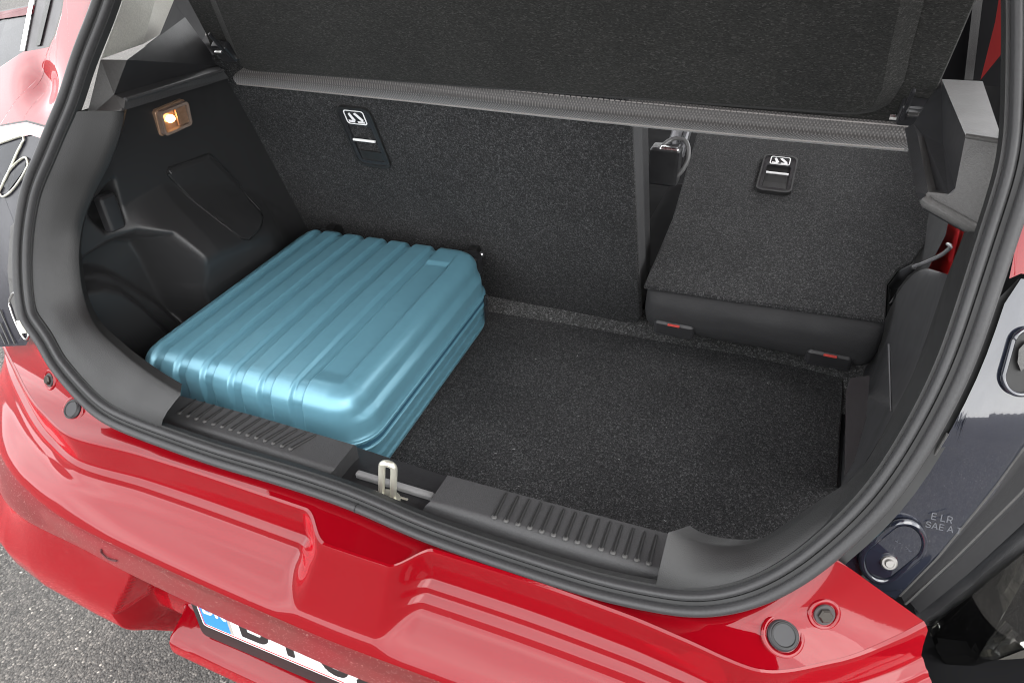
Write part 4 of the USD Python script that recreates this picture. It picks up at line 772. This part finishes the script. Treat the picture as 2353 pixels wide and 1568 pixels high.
# plugs and bolts in the rear panel
import scipy.spatial as _sp
def on_panel(u, v):
    # intersect the pixel ray with the rear panel mesh
    m = RP; o = CAM[None]; d = ray(u, v)[None]
    loc, _, tri = m.ray.intersects_location(o, d, multiple_hits=True)
    if not len(loc): return None
    i = np.argmin(np.linalg.norm(loc - CAM, axis=1)); nn = m.face_normals[tri[i]]; nn = nn if nn @ d[0] < 0 else -nn
    return loc[i], nn
RP = grid([inn, a3, a3 * 0.75 + b3 * 0.25 - NA * 0.001, mid1, a3 * 0.25 + b3 * 0.75, b3 - A_([0, 0, 0.0004])])
for (u, v, kind) in ((169, 940, 'plug'), (115, 872, 'bolt'), (1798, 1458, 'plug'), (1893, 1410, 'bolt')):
    hit = on_panel(u, v)
    if hit is None: print('no hit', u, v); continue
    c, nn = hit; e1 = np.cross(nn, [0, 0, 1]); e1 /= np.linalg.norm(e1); e2 = np.cross(nn, e1)
    if kind == 'plug':
        pgl = obj('rubber_plug', extr(shapely.Point(0, 0).buffer(0.0142), 0.0, 0.0042, c, e1, e2, nn, 0.0018), plain('plug_rubber' + str(u), (0.018, 0.018, 0.02), 0.5), car)
        t_ = np.linspace(0, 2 * np.pi, 49); rg = c - nn * 0.0005 + 0.0175 * (np.cos(t_)[:, None] * e1 + np.sin(t_)[:, None] * e2)
        obj('plug_seat', tube(rg, 0.0026, 10), red, pgl, smooth=60)
        rg = c + nn * 0.004 + 0.011 * (np.cos(t_)[:, None] * e1 + np.sin(t_)[:, None] * e2); obj('plug_ring', tube(rg, 0.0012, 6), rubber_dark, pgl, smooth=60)
    else:
        bt = obj('body_bolt', extr(Polygon([(0.0068 * math.cos(a_), 0.0068 * math.sin(a_)) for a_ in np.arange(6) * math.pi / 3]), 0.0, 0.006, c, e1, e2, nn, 0.0015), plain('bolt_dark' + str(u), (0.05, 0.045, 0.04), 0.3, metallic=0.8), car)
        obj('bolt_washer', extr(shapely.Point(0, 0).buffer(0.0098), 0.0, 0.002, c, e1, e2, nn, 0.0008), plain('washer' + str(u), (0.03, 0.025, 0.025), 0.4), bt)
        t_ = np.linspace(0, 2 * np.pi, 49); rg = c - nn * 0.0008 + 0.0130 * (np.cos(t_)[:, None] * e1 + np.sin(t_)[:, None] * e2); obj('bolt_dish', tube(rg, 0.0026, 10), red, bt, smooth=60)

# ------------------------------------------------------------------ roof and raised tailgate above the picture: they shade the boot and show in the paint
obj('roof', rbox((1.30, 2.2, 0.06), 0.02, 2, (0, 1.56, 0.90)), red, car)
tg0, tg1 = A_([0, 0.42, 0.89]), A_([0, -0.46, 1.20])
tdir = (tg1 - tg0) / np.linalg.norm(tg1 - tg0); tn = np.cross([1, 0, 0], tdir)
obj('tailgate', rbox((1.40, np.linalg.norm(tg1 - tg0), 0.05), 0.02, 2, (tg0 + tg1) / 2 + tn * 0.03, [(1, 0, 0), tdir, tn]), red, car, label='raised red tailgate above the boot')
obj('tailgate_lining', rbox((1.32, np.linalg.norm(tg1 - tg0) - 0.06, 0.04), 0.02, 2, (tg0 + tg1) / 2 - tn * 0.012, [(1, 0, 0), tdir, tn]), trim, car)
for sx in (-1, 1): obj('body_side', rbox((0.10, 3.2, 0.80), 0.03, 2, (sx * 0.80, 2.1, 0.0)), red, car)

# ------------------------------------------------------------------ blue suitcase
SX, SY, YAW, SW, SLN, SH = -0.281, 0.319, 0.037, 0.391, 0.473, 0.162
case = thing('suitcase', 'blue ribbed hard shell suitcase lying flat on the left of the boot', 'suitcase', (SX, SY, F + 0.001), YAW)
def case_outline(w, l, r):
    """anticlockwise outline with many points on the short ends, so that the ribs have clean edges; returns points and outward normals"""
    a = w / 2 - r; b = l / 2 - r; P, N_ = [], []
    def edge(x0, y0, x1, y1, n, nx, ny):
        for t in np.linspace(0, 1, n, endpoint=False): P.append((x0 + (x1 - x0) * t, y0 + (y1 - y0) * t)); N_.append((nx, ny))
    def corner(cx, cy, a0, n=40):
        for t in np.linspace(0, math.pi / 2, n, endpoint=False): P.append((cx + r * math.cos(a0 + t), cy + r * math.sin(a0 + t))); N_.append((math.cos(a0 + t), math.sin(a0 + t)))
    edge(w / 2, -b, w / 2, b, 24, 1, 0); corner(a, b, 0); edge(a, l / 2, -a, l / 2, 300, 0, 1); corner(-a, b, math.pi / 2)
    edge(-w / 2, b, -w / 2, -b, 24, -1, 0); corner(-a, -b, math.pi); edge(-a, -l / 2, a, -l / 2, 300, 0, -1); corner(a, -b, 1.5 * math.pi)
    return A_(P), A_(N_)
CR_ = 0.055
def case_shell(z0, z1, upper):
    h = z1 - z0
    if upper: prof_ = [(-0.002, 0.0), (-0.0025, 0.03), (-0.0025, 0.09), (-0.001, 0.12), (0.001, 0.16), (0.0012, 0.26), (0.0015, 0.40), (0.003, 0.47), (0.0095, 0.535), (0.0115, 0.58), (0.012, 0.64)]
    else: prof_ = [(-0.002, 0.0), (-0.0025, 0.05), (-0.0025, 0.11), (-0.0005, 0.14), (-0.0005, 0.30), (0.0035, 0.33), (0.0035, 0.37), (-0.0005, 0.40), (-0.0005, 0.56), (0.0035, 0.59), (0.0035, 0.63), (0.000, 0.66)]
    ang = [0.0] * len(prof_); rr = 0.034
    for a in np.linspace(0.06, math.pi / 2, 26): prof_.append((prof_[len(ang) - 1 if False else (10 if upper else 11)][0] + rr * (1 - math.cos(a)), (0.64 if upper else 0.66) + (0.36 if upper else 0.34) * math.sin(a))); ang.append(a)
    rows, angs = [], []
    for (ins, hf), a in zip(prof_, ang):
        o, nn_ = case_outline(SW - 2 * ins, SLN - 2 * ins, max(CR_ - ins, 0.010))
        if upper and ins > 0.001:
            ie = 0.002 + 0.003 * hf + max(0.0, ins - 0.012)
            o2, _ = case_outline(SW - 2 * ie, SLN - 2 * ie, max(CR_ - ie, 0.010)); we = sstep(np.abs(nn_[:, 1]), 0.2, 0.9)[:, None]; o = o * (1 - we) + o2 * we
        rows.append(np.c_[o, np.full(len(o), z0 + hf * h)]); angs.append(a)
    last = rows[-1]
    for s_ in np.linspace(1, 0, 90)[1:]: rows.append(np.c_[last[:, 0], last[:, 1] * s_, last[:, 2]]); angs.append(math.pi / 2)
    return np.array(rows), np.array(angs), nn_
zs_ = 0.076
up_, ua_, un_ = case_shell(zs_ + 0.003, SH, True)
gx = [-0.5 * SW + f_ * SW for f_ in (0.135, 0.250, 0.370, 0.495, 0.620, 0.750)]
def groove(x, w=0.0125, soft=0.0060):
    o = np.zeros_like(x)
    for c_ in gx: o = np.maximum(o, 1 - sstep(np.abs(x - c_), w * 0.5, w * 0.5 + soft))
    return o
fade = sstep((up_[..., 2] - zs_) / (SH - zs_), 0.15, 0.62)
gd = 0.0068 * groove(up_[..., 0]) * fade
ny_ = un_[None, :, 1] * np.ones_like(ua_)[:, None]
xq, yq = up_[..., 0].copy(), up_[..., 1].copy()
flat = (ua_[:, None] > 1.45) * np.ones_like(xq)
sl_ = sstep(yq - (SLN * 0.5 - 0.085 + 0.10 * (xq - 0.10)), -0.006, 0.006)
dish = 0.0045 * sstep(xq, 0.100, 0.112) * (1 - sstep(xq, SW / 2 - 0.047, SW / 2 - 0.036)) * (1 - sl_) * sstep(SLN / 2 - np.abs(yq), 0.035, 0.065)
up_[..., 1] -= gd * np.cos(ua_)[:, None] * ny_
up_[..., 2] -= gd * np.sin(ua_)[:, None] + dish * flat
up_[..., 2] += flat * 0.003 * np.clip(1 - (2 * xq / (SW - 0.09)) ** 2, 0, 1) * np.clip(1 - (2 * yq / (SLN - 0.08)) ** 2, 0, 1)
obj('upper_shell', grid([np.vstack([r_, r_[:1]]) for r_ in up_]), blue_shell, case, smooth=50)
lo_, _, _ = case_shell(zs_ - 0.003, 0.0, False)
obj('lower_shell', grid([np.vstack([r_, r_[:1]]) for r_ in lo_], flip=True), blue_shell, case, smooth=50)
zo_ = rrect(SW - 0.004, SLN - 0.004, 0.052).exterior; zp = np.array([zo_.interpolate(t, normalized=True).coords[0] for t in np.linspace(0, 1, 300)])
obj('zip', sweep(np.c_[zp, np.full(300, zs_)], [(0.002, -0.004), (0.002, 0.004), (-0.004, 0.004), (-0.004, -0.004)], (0, 0, 1)), zip_mat, case)
zo_ = rrect(SW + 0.003, SLN + 0.003, 0.055).exterior; zp = np.array([zo_.interpolate(t, normalized=True).coords[0] for t in np.linspace(0, 1, 300)])
for dz in (-0.0075, 0.0085): obj('rim', tube(np.c_[zp, np.full(300, zs_ + dz)], 0.0032, 8), blue_shell, case, smooth=60)
for sx in (-1, 1):
    for z_ in (0.120, 0.035):
        wp = A_([sx * (SW / 2 - 0.042), SLN / 2 + 0.008, z_])
        wh = obj('wheel_housing', rbox((0.042, 0.034, 0.046), 0.010, 3, wp - A_([0, 0.008, 0])), plain_black_gloss, case, smooth=60)
        cy = trimesh.creation.cylinder(0.021, 0.016, sections=28); cy.apply_transform(trimesh.transformations.rotation_matrix(math.pi / 2, [0, 1, 0])); cy.apply_translation(wp + A_([0, 0.018, 0.004]))
        obj('wheel', cy, rubber_dark, wh)
        obj('wheel_cap', trimesh.Trimesh(trimesh.creation.icosphere(2, 0.006).vertices + wp + A_([sx * 0.016, 0.010, 0.014]), trimesh.creation.icosphere(2, 0.006).faces), chrome, wh, smooth=True)
zpul = obj('zip_pull', cat([rbox((0.006, 0.010, 0.020), 0.002, 2, (SW / 2 + 0.006, SLN / 2 - 0.045, zs_ + 0.002)), rbox((0.004, 0.012, 0.030), 0.0015, 2, (SW / 2 + 0.007, SLN / 2 - 0.050, zs_ - 0.020))]), plain_black_gloss, case)
obj('pull_ring', tube([(SW / 2 + 0.010, SLN / 2 - 0.048, zs_ + 0.010), (SW / 2 + 0.011, SLN / 2 - 0.045, zs_ - 0.002)], 0.0018, 6), chrome, zpul)
